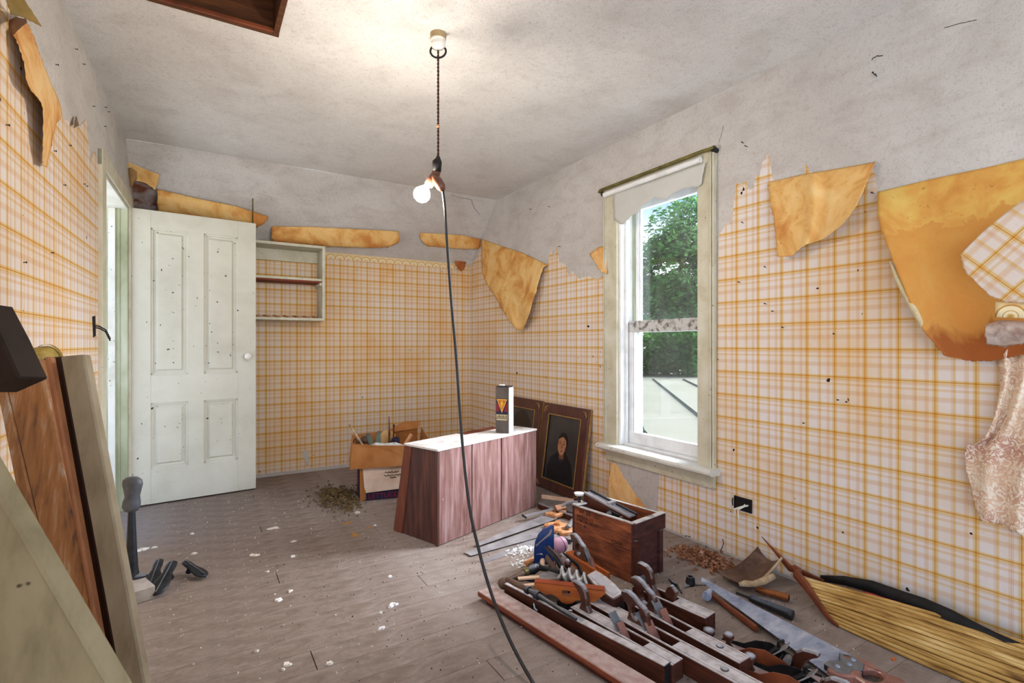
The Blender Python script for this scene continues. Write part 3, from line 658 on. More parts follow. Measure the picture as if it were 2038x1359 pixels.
flap('wallpaper_flap', 'plaid-side wallpaper corner folded back over the large tan flap at the right edge',
     [[(1912, 505), (1955, 462), (2000, 425), (2060, 380)], [(1913, 512), (1960, 500), (2010, 480), (2060, 470)], [(1924, 545), (1975, 545), (2020, 545), (2060, 545)], [(1972, 590), (2000, 600), (2030, 602), (2060, 602)]],
     RW, lambda u, v: .12+.02*u+.01*v, [mPlaid, mTan], 24, 20, uvrot=.78)
bm = sheet([[(1981, 601), (2060, 602)], [(1980, 631), (2060, 634)]], RW, lambda u, v: .128, 8, 2, 0); uvl = bm.loops.layers.uv.active
for f in bm.faces:
    for lp in f.loops:
        q = RW(1980, 631, .128); lp[uvl].uv = (-(lp.vert.co.y-q.y), lp.vert.co.z-q.z)
tag(obj('wallpaper_border_scrap', bm, mBorder, None, world=True, solid=.001), 'cream border scrap with gold star scallops below the folded plaid corner', 'wallpaper', 'peeling wallpaper pieces')
o = obj('curled_edge', TB([RW(x, y_, .1) for x, y_ in ((1772, 520), (1784, 548), (1800, 580), (1818, 612), (1832, 640), (1838, 660))], [.004, .010, .012, .012, .009, .004], 10), mCreamP, None, world=True, smooth=True); tag(o, 'pale rolled plaid edge along the left side of the large yellow-tan flap', 'wallpaper', 'peeling wallpaper pieces')
flap('lace_paper', 'embossed cream and pink under-paper peeling off the right wall low at the frame edge',
     [[(1986, 716), (2010, 690), (2060, 684)], [(1990, 770), (2020, 760), (2060, 760)], [(1962, 868), (2010, 840), (2060, 830)], [(1922, 895), (1990, 900), (2060, 900)], [(1932, 975), (1990, 970), (2060, 960)], [(1950, 1036), (1995, 1045), (2020, 1058), (2060, 1078)]],
     RW, lambda u, v: .02+.05*v+.03*math.sin(u*6+v*4)**2, [mLace, mTan], 40, 44, 3)
flap('silvered_scroll', 'curled silvery brown scrap of under-paper below the border scrap at the right edge',
     [[(1962, 645), (1990, 636), (2060, 640)], [(1960, 660), (2000, 655), (2060, 655)], [(1964, 686), (2000, 690), (2060, 680)]], RW, lambda u, v: .10+.035*math.sin(v*math.pi), [mSilver, mTan], 24, 12, 2)
flap('wallpaper_scrap', 'small tan wallpaper scrap just left of the window casing',
     [[(1173, 505), (1190, 492), (1206, 489)], [(1184, 523), (1195, 520), (1207, 515)], [(1195, 540), (1201, 543), (1207, 545)]], RW, lambda u, v: .01+.03*v, [mTanP, mPlaid], 10, 10)
flap('wallpaper_flap', 'tan wallpaper flap folded sideways low on the wall below the window',
     [[(1220, 918), (1224, 920), (1226, 922)], [(1212, 950), (1228, 955), (1246, 955)], [(1210, 985), (1238, 985), (1266, 985)], [(1212, 1015), (1250, 1018), (1290, 1015)]], RW, lambda u, v: .006+.045*(1-u)*min(1, v*2), [mTanP, mPlaid], 20, 20)
# strips along the sloped back wall
def SLV(px, py, h_):  # hangs vertically in front of the slope
    return SL(px, py, h_)
flap('wallpaper_strip', 'long tan wallpaper strip folded over above the shelf, middle of the back wall',
     [[(541, 450), (620, 451), (700, 455), (793, 460)], [(540, 470), (640, 475), (720, 478), (795, 480)], [(545, 482), (650, 490), (740, 494), (772, 492)]], SL, lambda u, v: .012+.05*math.sin(v*2.2), [mTan, mPlaid], 40, 12)
flap('wallpaper_strip', 'tan wallpaper strip folded over above the open door',
     [[(313, 376), (400, 396), (470, 410), (535, 431)], [(313, 395), (400, 415), (470, 430), (528, 442)], [(314, 425), (400, 440), (470, 448), (512, 452)]], SL, lambda u, v: .012+.05*math.sin(v*2.2), [mTan, mPlaid], 40, 12)
flap('wallpaper_strip', 'short tan wallpaper strip with dark stains beside the far right corner',
     [[(836, 463), (880, 465), (920, 468), (957, 476)], [(838, 477), (880, 482), (920, 485), (957, 488)], [(850, 490), (890, 493), (925, 496), (955, 496)]], SL, lambda u, v: .010+.03*math.sin(v*2.4), [mTan, mPlaid], 30, 10)
flap('wallpaper_scrap', 'tan wallpaper scrap in the far left corner above the door hinge',
     [[(254, 322), (285, 335), (318, 348)], [(252, 345), (285, 355), (314, 365)], [(262, 358), (290, 364), (308, 378)]], SL, lambda u, v: .012+.02*v, [mTan, mPlaid], 14, 10)
flap('rolled_border_scrap', 'curled scrap of round medallion border in the far left corner',
     [[(252, 336), (262, 333), (272, 342)], [(250, 355), (262, 352), (272, 356)], [(255, 370), (262, 374), (266, 364)]], SL, lambda u, v: .04+.03*math.sin(u*3.1), [mLogo, mTan], 12, 10, .5)
flap('under_paper_patch', 'grey and rust stained old paper patch above the hinge end of the door',
     [[(258, 362), (285, 358), (312, 376)], [(257, 385), (285, 390), (312, 395)], [(257, 415), (285, 418), (314, 420)]], SL, lambda u, v: .008, [M('old_patch', [(110, 66, 46), (142, 126, 122), (158, 148, 150)], 10, rough=.9, lo=.38, hi=.6)], 12, 12, 1)
flap('wallpaper_scrap', 'orange-brown curled scrap at the right end of the scalloped border',
     [[(906, 512), (918, 508), (928, 516)], [(905, 524), (915, 522), (927, 526)], [(912, 534), (917, 540), (924, 536)]], BW, lambda u, v: .02+.03*v, [M('rust_scrap', [(140, 74, 34), (186, 112, 60)], 18)], 8, 8, 1)
o = obj('wallpaper_scrap', sheet([[(900, 497), (908, 498), (914, 506)], [(903, 503), (910, 505), (914, 512)]], BW, lambda u, v: .04, 6, 4, .5), mTanP, None, world=True, solid=.001); tag(o, 'tiny pale scrap hanging under the short strip in the corner', 'wallpaper', 'peeling wallpaper pieces')
flap('wallpaper_patch', 'small faded patch low on the back wall plaid', [[(602, 897), (612, 895)], [(606, 915), (614, 910)], [(610, 928), (613, 926)]], BW, lambda u, v: .004, [M('grey_patch', [(198, 192, 186), (210, 206, 202)], 10)], 4, 6, .6)
# left wall
flap('wallpaper_flap', 'long narrow tan wallpaper curl hanging on the left wall',
     [[(22, 66), (34, 50), (54, 46)], [(34, 82), (56, 78), (68, 72)], [(46, 120), (64, 118), (82, 115)], [(58, 172), (80, 172), (102, 165)], [(84, 208), (100, 215), (124, 222)], [(86, 250), (100, 255), (112, 250)], [(86, 300), (95, 305), (102, 292)], [(84, 328), (90, 331), (94, 334)]],
     LW, lambda u, v: .012+.028*math.sin(v*3)*(1-u)+.008*v, [mTanP, mPlaid], 20, 50, 1.6)
flap('rolled_paper_end', 'shade-coloured inside of the curled paper at the top of the left wall flap',
     [[(18, 40), (32, 34), (52, 38)], [(17, 55), (34, 50), (54, 44)], [(22, 74), (34, 62), (50, 48)]], LW, lambda u, v: .02+.015*math.sin(u*3.1), [M('curl_shade', [(84, 52, 26), (110, 70, 38)], 10)], 12, 8, .6)  # dark brown paints the shade inside the curl
flap('wallpaper_scrap', 'olive-brown wallpaper scrap at the very top left of the left wall',
     [[(-8, -40), (20, -30), (42, -12)], [(8, -10), (28, 0), (54, 8)], [(22, 28), (44, 34), (84, 54)]], LW, lambda u, v: .05+.03*u, [M('olive_paper', [(112, 96, 52), (156, 128, 70)], 8), mPlaid], 14, 14, 1)
flap('wallpaper_scrap', 'tiny dark pointed scrap right of the long curl on the left wall', [[(151, 232), (152, 232), (153, 233)], [(147, 255), (152, 252), (157, 250)]], LW, lambda u, v: .01+.012*v, [M('brown_tip', [(104, 78, 54), (130, 100, 74)], 8)], 4, 6, .3)

# ------------------------------------------------------------------ ceiling lamp and cord
fx = CL(872, 62); fx.z = CZ
lamp = thing('ceiling_lamp', 'bare lit bulb on a twisted brown cord from a porcelain ceiling rose', 'lamp', fx)
def FP(px, py): # points in the vertical plane through the lamp
    t = 2.27; return T(px, py, t)
base = FP(872, 84)
bx_, by_ = base.x, base.y
lz = lambda py: CH+(HZ-py)/F*2.27
obj('ceiling_rose', lathe([(.012, lz(100)), (.026, lz(96)), (.031, lz(91)), (.031, lz(84)), (.034, lz(82)), (.034, lz(68)), (.033, CZ)], 24, Matrix.Translation((bx_, by_, 0))), mPorc, lamp, world=True, smooth=False)
obj('brass_cap', lathe([(.033, lz(80)), (.035, lz(79)), (.035, CZ), (.030, CZ)], 24, Matrix.Translation((bx_, by_, 0))), M('rose_brass', [(150, 126, 84), (180, 158, 116)], 20, rough=.4), lamp, world=True)
loop = [Vector((bx_, by_, 0))+R*(.034*math.sin(a))+Vector((0, 0, lz(102)-.032*math.cos(a)*.9)) for a in [i*2*math.pi/24+2.6 for i in range(24)]]
obj('wire_loop', TB(loop[:23], .0045, 8), mBlackWire, lamp, world=True, smooth=True)
for ph in (0, math.pi):
    pts = []
    for i in range(150):
        z = lz(98)+(lz(318)-lz(98))*i/149; a = i*.62+ph; pts.append((bx_+.0026*math.cos(a), by_+.0026*math.sin(a), z))
    obj('twisted_cord', TB(pts, .0027, 5), mCordBr, lamp, world=True, smooth=True)
obj('cord_knot', lathe([(.002, lz(256)), (.007, lz(253)), (.007, lz(250)), (.002, lz(247))], 10, Matrix.Translation((bx_, by_, 0))), mHandle, lamp, world=True, smooth=True)
s1 = T(871, 312, 2.27); s2 = T(867, 345, 2.27); s3 = T(851, 368, 2.27); b0 = T(842, 383, 2.27)
obj('socket_cap', TB([T(872, 308, 2.27), T(872, 316, 2.27), T(870, 322, 2.27), T(869, 342, 2.27)], [.004, .012, .021, .019], 16), mBlackWire, lamp, world=True, smooth=True)
obj('lamp_socket', TB([T(869, 340, 2.27), T(866, 350, 2.27), T(860, 359, 2.27), T(852, 369, 2.27)], [.017, .021, .022, .019], 16), mBrownSock, lamp, world=True, smooth=True)
obj('cord_socket', TB([T(864, 350, 2.26), T(870, 360, 2.25), T(878, 372, 2.25), T(882, 379, 2.25)], [.014, .022, .020, .012], 16), mBrownSock, lamp, world=True, smooth=True)
q = (b0-s3).normalized(); mm = Matrix.Translation(s3) @ Vector((0, 0, 1)).rotation_difference(q).to_matrix().to_4x4()
obj('bulb', lathe([(.012, .004), (.014, .012), (.024, .022), (.034, .036), (.0365, .050), (.032, .066), (.02, .078), (.006, .083)], 24, mm), mBulb, lamp, world=True, smooth=True)
cp = [T(881, 378, 2.25), T(885, 410, 2.25), T(888, 460, 2.24), T(893, 530, 2.23), T(899, 610, 2.21), T(907, 700, 2.18), T(914, 800, 2.14), T(920, 880, 2.10), T(928, 960, 2.05), T(938, 1030, 2.0), T(952, 1090, 1.95), T(968, 1150, 1.90), T(990, 1215, 1.84), T(1020, 1285, 1.77), T(1062, 1361, 1.68), T(1110, 1430, 1.54)]
cp2 = []
for i in range(len(cp)-1):
    p0_, p1_, p2_, p3_ = cp[max(0, i-1)], cp[i], cp[i+1], cp[min(len(cp)-1, i+2)]
    for k in range(6):
        f = k/6; cp2.append(.5*((2*p1_)+(-p0_+p2_)*f+(2*p0_-5*p1_+4*p2_-p3_)*f*f+(-p0_+3*p1_-3*p2_+p3_)*f**3))
e = cp2[-1]; cp2 += [Vector((e.x+.02, e.y-.08, .012)), Vector((e.x+.05, e.y-.3, .006)), Vector((e.x+.1, e.y-.7, .006))]
tag(obj('extension_cord', TB(cp2, .0062, 8), mCord, None, world=True, smooth=True), 'black extension cord running from the bulb socket down to the floor', 'cord')

# ------------------------------------------------------------------ wall shelf
wsx0, wsx1, wsy0, wsz0, wsz1 = .15, .918, 4.57, 1.318, 1.95
ws = thing('wall_shelf', 'cream-painted open wall shelf hung on the plaid wall beside the door', 'shelf', (.55, YB, wsz0))
sp = lambda n, a, m=mCream: obj(n, B(*a), m, ws, world=True, bevel=.0015)
sp('side_board', (wsx1-.022, wsx1, wsy0, YB-.004, wsz0, wsz1)); sp('side_board', (wsx0, wsx0+.022, wsy0, YB-.004, wsz0, wsz1))
sp('top_board', (wsx0, wsx1-.022, wsy0, YB-.03, wsz1-.022, wsz1)); sp('shelf_board', (wsx0+.022, wsx1-.022, wsy0+.02, YB-.004, 1.654, 1.674)); sp('shelf_board', (wsx0+.022, wsx1-.022, wsy0, YB-.004, wsz0, wsz0+.022))
sp('cleat', (wsx0+.022, wsx1-.022, YB-.022, YB-.006, 1.83, 1.928)); sp('rust_brown_underside', (wsx0+.024, wsx1-.024, wsy0+.03, YB-.006, 1.640, 1.6545), M('rust_under', [(112, 50, 32), (140, 68, 44)], 8))
sp('shelf_bracket', (wsx1-.04, wsx1-.022, wsy0+.02, YB-.01, 1.615, 1.640))
for ph in (0, math.pi):
    pts = [(wsx0+.03+i*.0052, YB-.018+.007*math.cos(i*.42+ph), wsz0+.036+.007*math.sin(i*.42+ph)) for i in range(138)]
    if ph == 0: rp = thing('twisted_rope', 'twisted tan rope lying along the bottom shelf against the wall', 'rope', (.5, YB-.02, wsz0+.022))
    obj('rope_strand', TB(pts, .0075, 6), mCard if ph else mPale, rp, world=True, smooth=True)
p = SL(503, 455, .02); tag(obj('twig', TB([SL(504, 455, .08), SL(503, 430, .07), SL(503, 395, .06)], .005, 6), mBrass, None, world=True), 'thin upright stick behind the top corner of the door', 'stick')

# ------------------------------------------------------------------ cabinet (upturned plank box)
A = Vector((1.141, 2.663, 0)); Bv = Vector((1.994, 2.967, 0)); ax = (Bv-A).normalized(); ay = Vector((-ax.y, ax.x, 0)); Lc = (Bv-A).length
cb = thing('plank_cabinet', 'upturned purple-brown plank cabinet with dusty white top', 'cabinet', A, math.atan2(ax.y, ax.x))
hC = .538; wbot = .39; wtop = .285
for i, (a, b_) in enumerate(((0, .260), (.268, .530), (.538, Lc))):
    obj('front_plank', B(a+.001, b_-.001, 0, .016, .004, hC-.012), mCabF, cb, bevel=.0015)
def end_outline(x0, x1):
    bm = bmesh.new(); prism([(.016, .0), (wbot, .0), (wtop, hC-.012), (.016, hC-.012)], thick=x1-x0, bm=bm, plane='yz')
    for v in bm.verts: v.co.x += (x0+x1)/2
    return bm
obj('end_board', end_outline(.0, .018), mCabD, cb, bevel=.001); obj('end_board', end_outline(Lc-.018, Lc), mCabD, cb, bevel=.001)
bm = bmesh.new(); v = [(0, wbot, 0), (Lc, wbot, 0), (Lc, wtop, hC-.012), (0, wtop, hC-.012)]; A4 = [bm.verts.new(q) for q in v]; bm.faces.new(A4); obj('back_board', bm, mCabD, cb, solid=.012)
obj('corner_post', slab([(-.012, .0, 0), (-.012, .02, 0), (-.012, .02, hC-.012), (-.012, .0, hC-.012)], .012, (1, 0, 0)), mFrame, cb, bevel=.001)
obj('end_seam_board', slab([(-.006, wbot-.075, 0), (-.006, wbot, 0), (-.006, wtop+.0, hC-.012), (-.006, wtop-.055, hC-.012)], .006, (1, 0, 0)), M('reddish_board', [(96, 50, 36), (132, 74, 52)], 4, (8, 8, .8)), cb)
obj('top_board', B(-.012, Lc+.004, -.004, wtop+.004, hC-.012, hC), mCabTop, cb, bevel=.002)
obj('bare_board', B(.42, .78, wtop-.075, wtop+.006, hC-.011, hC+.0015), M('bare_red_wood', [(96, 48, 34), (128, 70, 50)], 6, (1, 8, 8)), cb, bevel=.001)
# tin with triangular emblem
tb = Vector((1.728, 2.893, hC+.001)); a1 = Vector((-.058, .078, 0)).normalized(); a2 = Vector((a1.y, -a1.x, 0))
tin = thing('tall_tin', 'tall dark rectangular tin with a triangular emblem standing on the cabinet', 'tin', tb, math.atan2(a1.y, a1.x))
# local x along the left face (away), local -y... face normal points to the camera-left
TL_, TW_, THh = .094, .082, .300
obj('body', B(0, TL_, -TW_, 0, 0, THh), mTin, tin, bevel=.0025)
obj('lit_side', B(-.0008, .0, -TW_+.002, -.002, .002, THh-.002), mTinSide, tin)  # right face coloured pale to carry the window light
obj('lid_rim', B(.004, TL_-.004, -TW_+.004, -.004, THh, THh+.006), mIron, tin); obj('cap', B(.05, .085, -TW_+.02, -.03, THh+.006, THh+.014), mFlakeW, tin, bevel=.003)
def lf(name, poly, m, off=.001): # decal on the left face (local y = 0 plane, outward +y)
    bm = prism(poly, thick=.0006, plane='xz')
    for v_ in bm.verts: v_.co.y += off
    return obj(name, bm, m, tin)
lf('label_ground', [(.008, .125), (.088, .125), (.088, .225), (.008, .225)], mNavy); lf('red_emblem', [(.010, .14), (.030, .14), (.024, .19), (.010, .195)], mRedPrint, .0016); lf('red_emblem', [(.066, .14), (.086, .14), (.086, .195), (.072, .19)], mRedPrint, .0016)
lf('gold_triangle', [(.048, .132), (.086, .222), (.010, .222)], mYellow, .0022); lf('inner_triangle', [(.048, .150), (.076, .214), (.020, .214)], M('dark_gold', [(150, 84, 26), (190, 120, 40)], 90), .0028)
lf('gold_figure', [(.048, .158), (.054, .175), (.060, .192), (.056, .206), (.048, .211), (.041, .205), (.036, .192), (.043, .175)], mYellow, .0034)
lf('text_band', [(.008, .098), (.088, .098), (.088, .120), (.008, .120)], mCreamP, .0016); lf('text_band', [(.010, .084), (.086, .084), (.086, .092), (.010, .092)], mCreamP, .0016)
for i in range(9): lf('letter_mark', [(.012+i*.0083, .101), (.0175+i*.0083, .101), (.0175+i*.0083-.002*(i % 2), .117), (.012+i*.0083+.002*(i % 3), .117)], mDark2, .0024)

# ------------------------------------------------------------------ cardboard boxes
c0 = Vector((.985, 3.715, 0)); c1 = Vector((1.40, 3.63, 0)); bx1 = (c1-c0).normalized(); ang = math.atan2(bx1.y, bx1.x); Lb = (c1-c0).length
lb = thing('printed_box', 'lower cardboard box with pale flap and navy band with red lettering', 'box', c0, ang)
obj('box_body', B(0, Lb, 0, .31, 0, .235), mCard, lb, bevel=.003); obj('pale_flap', slab([(.018, -.004, .232), (Lb, -.004, .236), (Lb, -.010, .075), (.04, -.010, .060), (.028, -.008, .10)], .003, (0, -1, 0)), mCardPale, lb)
obj('navy_band', B(.04, Lb, -.004, -.0005, .004, .062), mNavy, lb); obj('side_print', slab([(-.003, .05, .01), (-.003, .30, .01), (-.003, .30, .23), (-.003, .05, .23)], .002, (-1, 0, 0)), mNavy, lb)
obj('red_oval', prism([(.17+.03*math.cos(a*.5236), .12+.055*math.sin(a*.5236)) for a in range(12)], thick=.002, plane='yz', mat=Matrix.Translation((-.006, 0, 0))), mRedPrint, lb)
me = text_mesh('LETTUCE', .050); me.materials.append(mRedPrint); o = bpy.data.objects.new('red_lettering', me); o.parent = lb; o.location = (.055, -.0055, .014); o.rotation_euler = (math.pi/2, 0, 0); C.objects.link(o)
bm = bmesh.new()
for i, (z, x0, x1) in enumerate(((.195, .17, .27), (.172, .165, .285), (.155, .21, .25))):
    pts = [(x0+(x1-x0)*k/12, -.013, z+.006*math.sin(k*2.3+i)) for k in range(13)]; tube(bm, pts, .0022, 4)
o = obj('ink_scribble', bm, mDark2, lb); 
ub = thing('open_box', 'open brown cardboard box of old tools on top of the printed box', 'box', (.93, 3.70, .238), ang-.02)
def panel4(c, th=.004): return slab(c, th, (0, -1, 0))
obj('front_side', slab([(-.02, .0, .0), (.50, .0, .0), (.50, -.012, .185), (.36, -.014, .150), (.2, -.014, .158), (0.0, -.004, .178)], .004, (0, 1, 0)), mCard, ub)
obj('left_side', slab([(-.02, .0, 0), (-.02, .32, 0), (.0, .32, .20), (.0, .0, .178)], .004, (1, 0, 0)), mCard, ub)
obj('back_side', slab([(-.02, .32, 0), (.50, .32, 0), (.50, .33, .22), (.0, .32, .19)], .004, (0, 1, 0)), mCard, ub)
obj('right_side', slab([(.50, 0, 0), (.50, .32, 0), (.53, .33, .22), (.53, -.01, .185)], .004, (1, 0, 0)), mCard, ub)
obj('bottom', B(-.02, .5, 0, .32, .0, .004), mCard, ub)
obj('raised_flap', slab([(.22, .30, .19), (.50, .32, .215), (.53, .36, .27), (.40, .38, .265)], .004, (0, 1, 0)), mCard, ub)
def UB(x, y_, z): return Matrix.Translation((.93, 3.70, .238)) @ Matrix.Rotation(ang-.02, 4, 'Z') @ Vector((x, y_, z))
def tool(name, label, cat, pts, r, m, seg=8, sx=1, group=None):
    o = obj(name, TB([UB(*p) for p in pts], r, seg, sx=sx), m, None, world=True, smooth=False); return tag(o, label, cat, group)
tool('wooden_stick', 'pale stick leaning out of the left of the open cardboard box', 'stick', [(.12, .1, .06), (-.02, .13, .30)], .0085, mBone)
tool('spike_tool', 'tall thin rusty spike standing in the cardboard box', 'tool', [(.27, .22, .08), (.272, .22, .21), (.268, .22, .335)], [.010, .008, .002], mLeather)
tool('gimlet', 'shorter dark rod with a ball tip in the cardboard box', 'tool', [(.30, .22, .08), (.305, .22, .25), (.305, .22, .262), (.305, .22, .272)], [.005, .005, .009, .003], mCordBr)
tool('putty_knife', 'grey-green blade standing in the middle of the cardboard box', 'tool', [(.19, .16, .08), (.185, .16, .17), (.19, .16, .235)], [.016, .022, .012], M('verdigris', [(86, 96, 84), (128, 140, 126)], 10), 10, .3)
tool('flat_trowel', 'second grey-green blade leaning left in the cardboard box', 'tool', [(.15, .12, .08), (.12, .14, .19), (.105, .14, .225)], [.012, .02, .012], M('verdigris_dark', [(66, 74, 66), (104, 112, 100)], 10), 10, .3)
tool('leather_roll', 'brown leather roll in the left of the cardboard box', 'leather', [(.04, .16, .16), (.08, .16, .178), (.13, .16, .165)], [.012, .03, .02], mLeather, 12)
tool('round_lid', 'round tan lid standing in the back of the cardboard box', 'lid', [(.26, .235, .165), (.262, .245, .166)], [.062, .062], mTanP, 24)
tool('purple_pouch', 'dark purple pouch at the right of the cardboard box', 'pouch', [(.29, .13, .12), (.31, .13, .165), (.325, .13, .19)], [.03, .034, .012], M('purple_cloth', [(30, 22, 44), (50, 38, 66)], 12), 12)
tool('paint_stirrer', 'flat tan wooden stirrer leaning right in the cardboard box', 'stick', [(.33, .06, .08), (.42, .07, .215)], [.012, .014], mHandle, 4, .3)
tool('crumpled_rag', 'pale crumpled rag along the front of the cardboard box', 'rag', [(.10, .05, .13), (.16, .05, .147), (.22, .06, .137), (.30, .05, .142), (.36, .05, .13)], [.012, .026, .022, .024, .01], mRail, 9)
tool('bent_nail_bundle', 'small dark wire hooks on the left rim of the cardboard box', 'hook', [(.0, .05, .165), (.01, .05, .20), (.02, .05, .212), (.028, .05, .17)], .004, mBlackWire)

# ------------------------------------------------------------------ portraits leaning on the right wall
def portrait(label, ybase0, ybase1, ytop0, ytop1, xb, hgt, figure):
    # bottom edge at x = xb; top touches the wall
    bl = Vector((xb, ybase0, .003)); br = Vector((xb, ybase1, .003)); tl = Vector((XR-.034, ytop0, hgt)); trr = Vector((XR-.034, ytop1, hgt-.02))
    xa = (br-bl).normalized(); za = (tl-bl); za = (za-xa*za.dot(xa)).normalized(); na = za.cross(xa)   # points to the wall or the room
    if na.x > 0: na = -na
    W_ = (br-bl).length; H_ = (tl-bl).length
    t = bpy.data.objects.new('framed_portrait' if figure else 'framed_picture', None); C.objects.link(t)
    m = Matrix((( xa.x, -na.x, za.x, bl.x), (xa.y, -na.y, za.y, bl.y), (xa.z, -na.z, za.z, bl.z), (0, 0, 0, 1)))   # local x right, local -y front, z up
    t.matrix_world = m; tag(t, label, 'picture')
    fw = .085
    obj('backing', B(fw, W_-fw, .012, .018, fw, H_-fw), mPortBG, t)
    for a in ((0, fw, 0, H_), (W_-fw, W_, 0, H_)): obj('frame_side', B(a[0], a[1], 0, .028, a[2], a[3]), mFrame, t, bevel=.005)
    for a in ((fw-.004, W_-fw+.004, 0, fw), (fw-.004, W_-fw+.004, H_-fw, H_)): obj('frame_side', B(a[0], a[1], .001, .028, a[2], a[3]), mFrame, t, bevel=.004)
    bm = bmesh.new(); g_ = .007
    for a in ((fw-g_, fw, fw-g_, H_-fw+g_), (W_-fw, W_-fw+g_, fw-g_, H_-fw+g_), (fw, W_-fw, fw-g_, fw), (fw, W_-fw, H_-fw, H_-fw+g_)): box(bm, a[0], a[1], -.004, .012, a[2], a[3])
    obj('gilt_liner', bm, mGold, t)
    for a in ((0, .006, 0, H_), (W_-.006, W_, 0, H_)): obj('gilt_edge', B(a[0]-.002, a[1]+.002, .012, .032, a[2], a[3]), mGold, t)
    for (cx, cz, sx_, sz_) in ((.03, H_-.03, 1, -1), (W_-.03, H_-.03, -1, -1), (.03, .03, 1, 1), (W_-.03, .03, -1, 1)):
        bm = bmesh.new(); tube(bm, [(cx, -.003, cz+sz_*.045), (cx-sx_*.008, -.003, cz+sz_*.025), (cx, -.003, cz), (cx+sx_*.025, -.003, cz-sz_*.008), (cx+sx_*.045, -.003, cz)], [.001, .004, .005, .004, .001], 6); tube(bm, [(cx, -.003, cz), (cx+sx_*.028, -.003, cz+sz_*.028)], [.004, .001], 6)
        obj('corner_ornament', bm, mGold, t)
    def pp(name, pts, mcol, off):
        bm = prism(pts, thick=.0008, plane='xz'); 
        for v_ in bm.verts: v_.co.y += .0115-off
        return obj(name, bm, mcol, t)
    if figure:
        cx = W_*.50; cz = H_*.50
        el = lambda x, z, a, b_, n=28: [(x+a*math.cos(2*math.pi*k/n), z+b_*math.sin(2*math.pi*k/n)) for k in range(n)]
        pp('painted_dress', [(cx-.16, fw), (cx-.165, fw+.09), (cx-.13, fw+.17), (cx-.07, fw+.205), (cx-.04, fw+.235), (cx+.04, fw+.235), (cx+.075, fw+.20), (cx+.13, fw+.15), (cx+.155, fw+.06), (cx+.16, fw)], M('dark_dress', [(20, 20, 24), (34, 34, 42)], 12, rough=.35), .0005)
        pp('painted_hair', el(cx+.004, cz+.055, .060, .072), M('dark_hair', [(26, 20, 18), (40, 30, 26)], 20, rough=.35), .0012)
        pp('painted_neck', [(cx-.026, cz-.07), (cx+.03, cz-.07), (cx+.028, cz+.0), (cx-.024, cz+.0)], M('skin_shadow', [(120, 74, 52), (140, 90, 64)], 12, rough=.35), .0018)
        pp('painted_face', [(cx-.048, cz+.07), (cx-.052, cz+.03), (cx-.046, cz-.005), (cx-.030, cz-.034), (cx-.006, cz-.046), (cx+.020, cz-.036), (cx+.040, cz-.005), (cx+.050, cz+.035), (cx+.044, cz+.066), (cx+.030, cz+.080), (cx+.004, cz+.094), (cx-.028, cz+.082)], M('painted_skin', [(158, 98, 68), (188, 130, 96), (200, 144, 110)], 9, rough=.35), .0024)
        md = M('paint_shadow', [(84, 46, 34), (96, 54, 40)], 20, rough=.35)
        for s_ in (-1, 1):
            pp('painted_eye', el(cx+s_*.022-.002, cz+.042, .010, .005, 12), md, .0030); pp('painted_brow', [(cx+s_*.022-.014, cz+.055), (cx+s_*.022+.010, cz+.057), (cx+s_*.022+.010, cz+.061), (cx+s_*.022-.014, cz+.059)], md, .0030)
        pp('painted_nose', [(cx-.004, cz+.036), (cx+.003, cz+.036), (cx+.009, cz+.008), (cx-.010, cz+.006)], M('nose_tone', [(140, 84, 58), (150, 92, 66)], 20, rough=.35), .0030)
        pp('painted_mouth', el(cx, cz-.012, .015, .0045, 14), M('lip_tone', [(130, 52, 44), (140, 60, 50)], 20, rough=.35), .0030)
        pp('painted_collar', [(cx-.03, cz-.075), (cx-.002, cz-.068), (cx+.034, cz-.074), (cx+.03, cz-.088), (cx, cz-.084), (cx-.03, cz-.09)], M('collar_tone', [(40, 42, 48), (58, 60, 64)], 20, rough=.35), .0030)
    else:
        cx = W_*.5; cz = H_*.5
        pp('dark_oval', [(cx+.17*math.cos(2*math.pi*k/32), cz+.23*math.sin(2*math.pi*k/32)) for k in range(32)], M('faded_oval', [(40, 34, 30), (58, 50, 44)], 5, rough=.35), .0006)
portrait('walnut framed portrait of a woman in dark dress leaning under the window', 3.42, 2.86, 3.42, 2.85, 2.285, .655, True)
portrait('second dark framed picture behind the cabinet, mostly hidden by the tall tin', 4.03, 3.46, 4.03, 3.46, 2.29, .66, False)

# ------------------------------------------------------------------ wooden crate with tools
E = Vector((1.735, 1.77, 0)); Gv = Vector((1.672, 2.152, 0)); cx_ = (Gv-E).normalized(); Lk = (Gv-E).length; Wk = .225; Hk = .285
ck = thing('wooden_crate', 'old red-brown wooden crate with faded stencilled letters full of tools', 'crate', E, math.atan2(cx_.y, cx_.x))
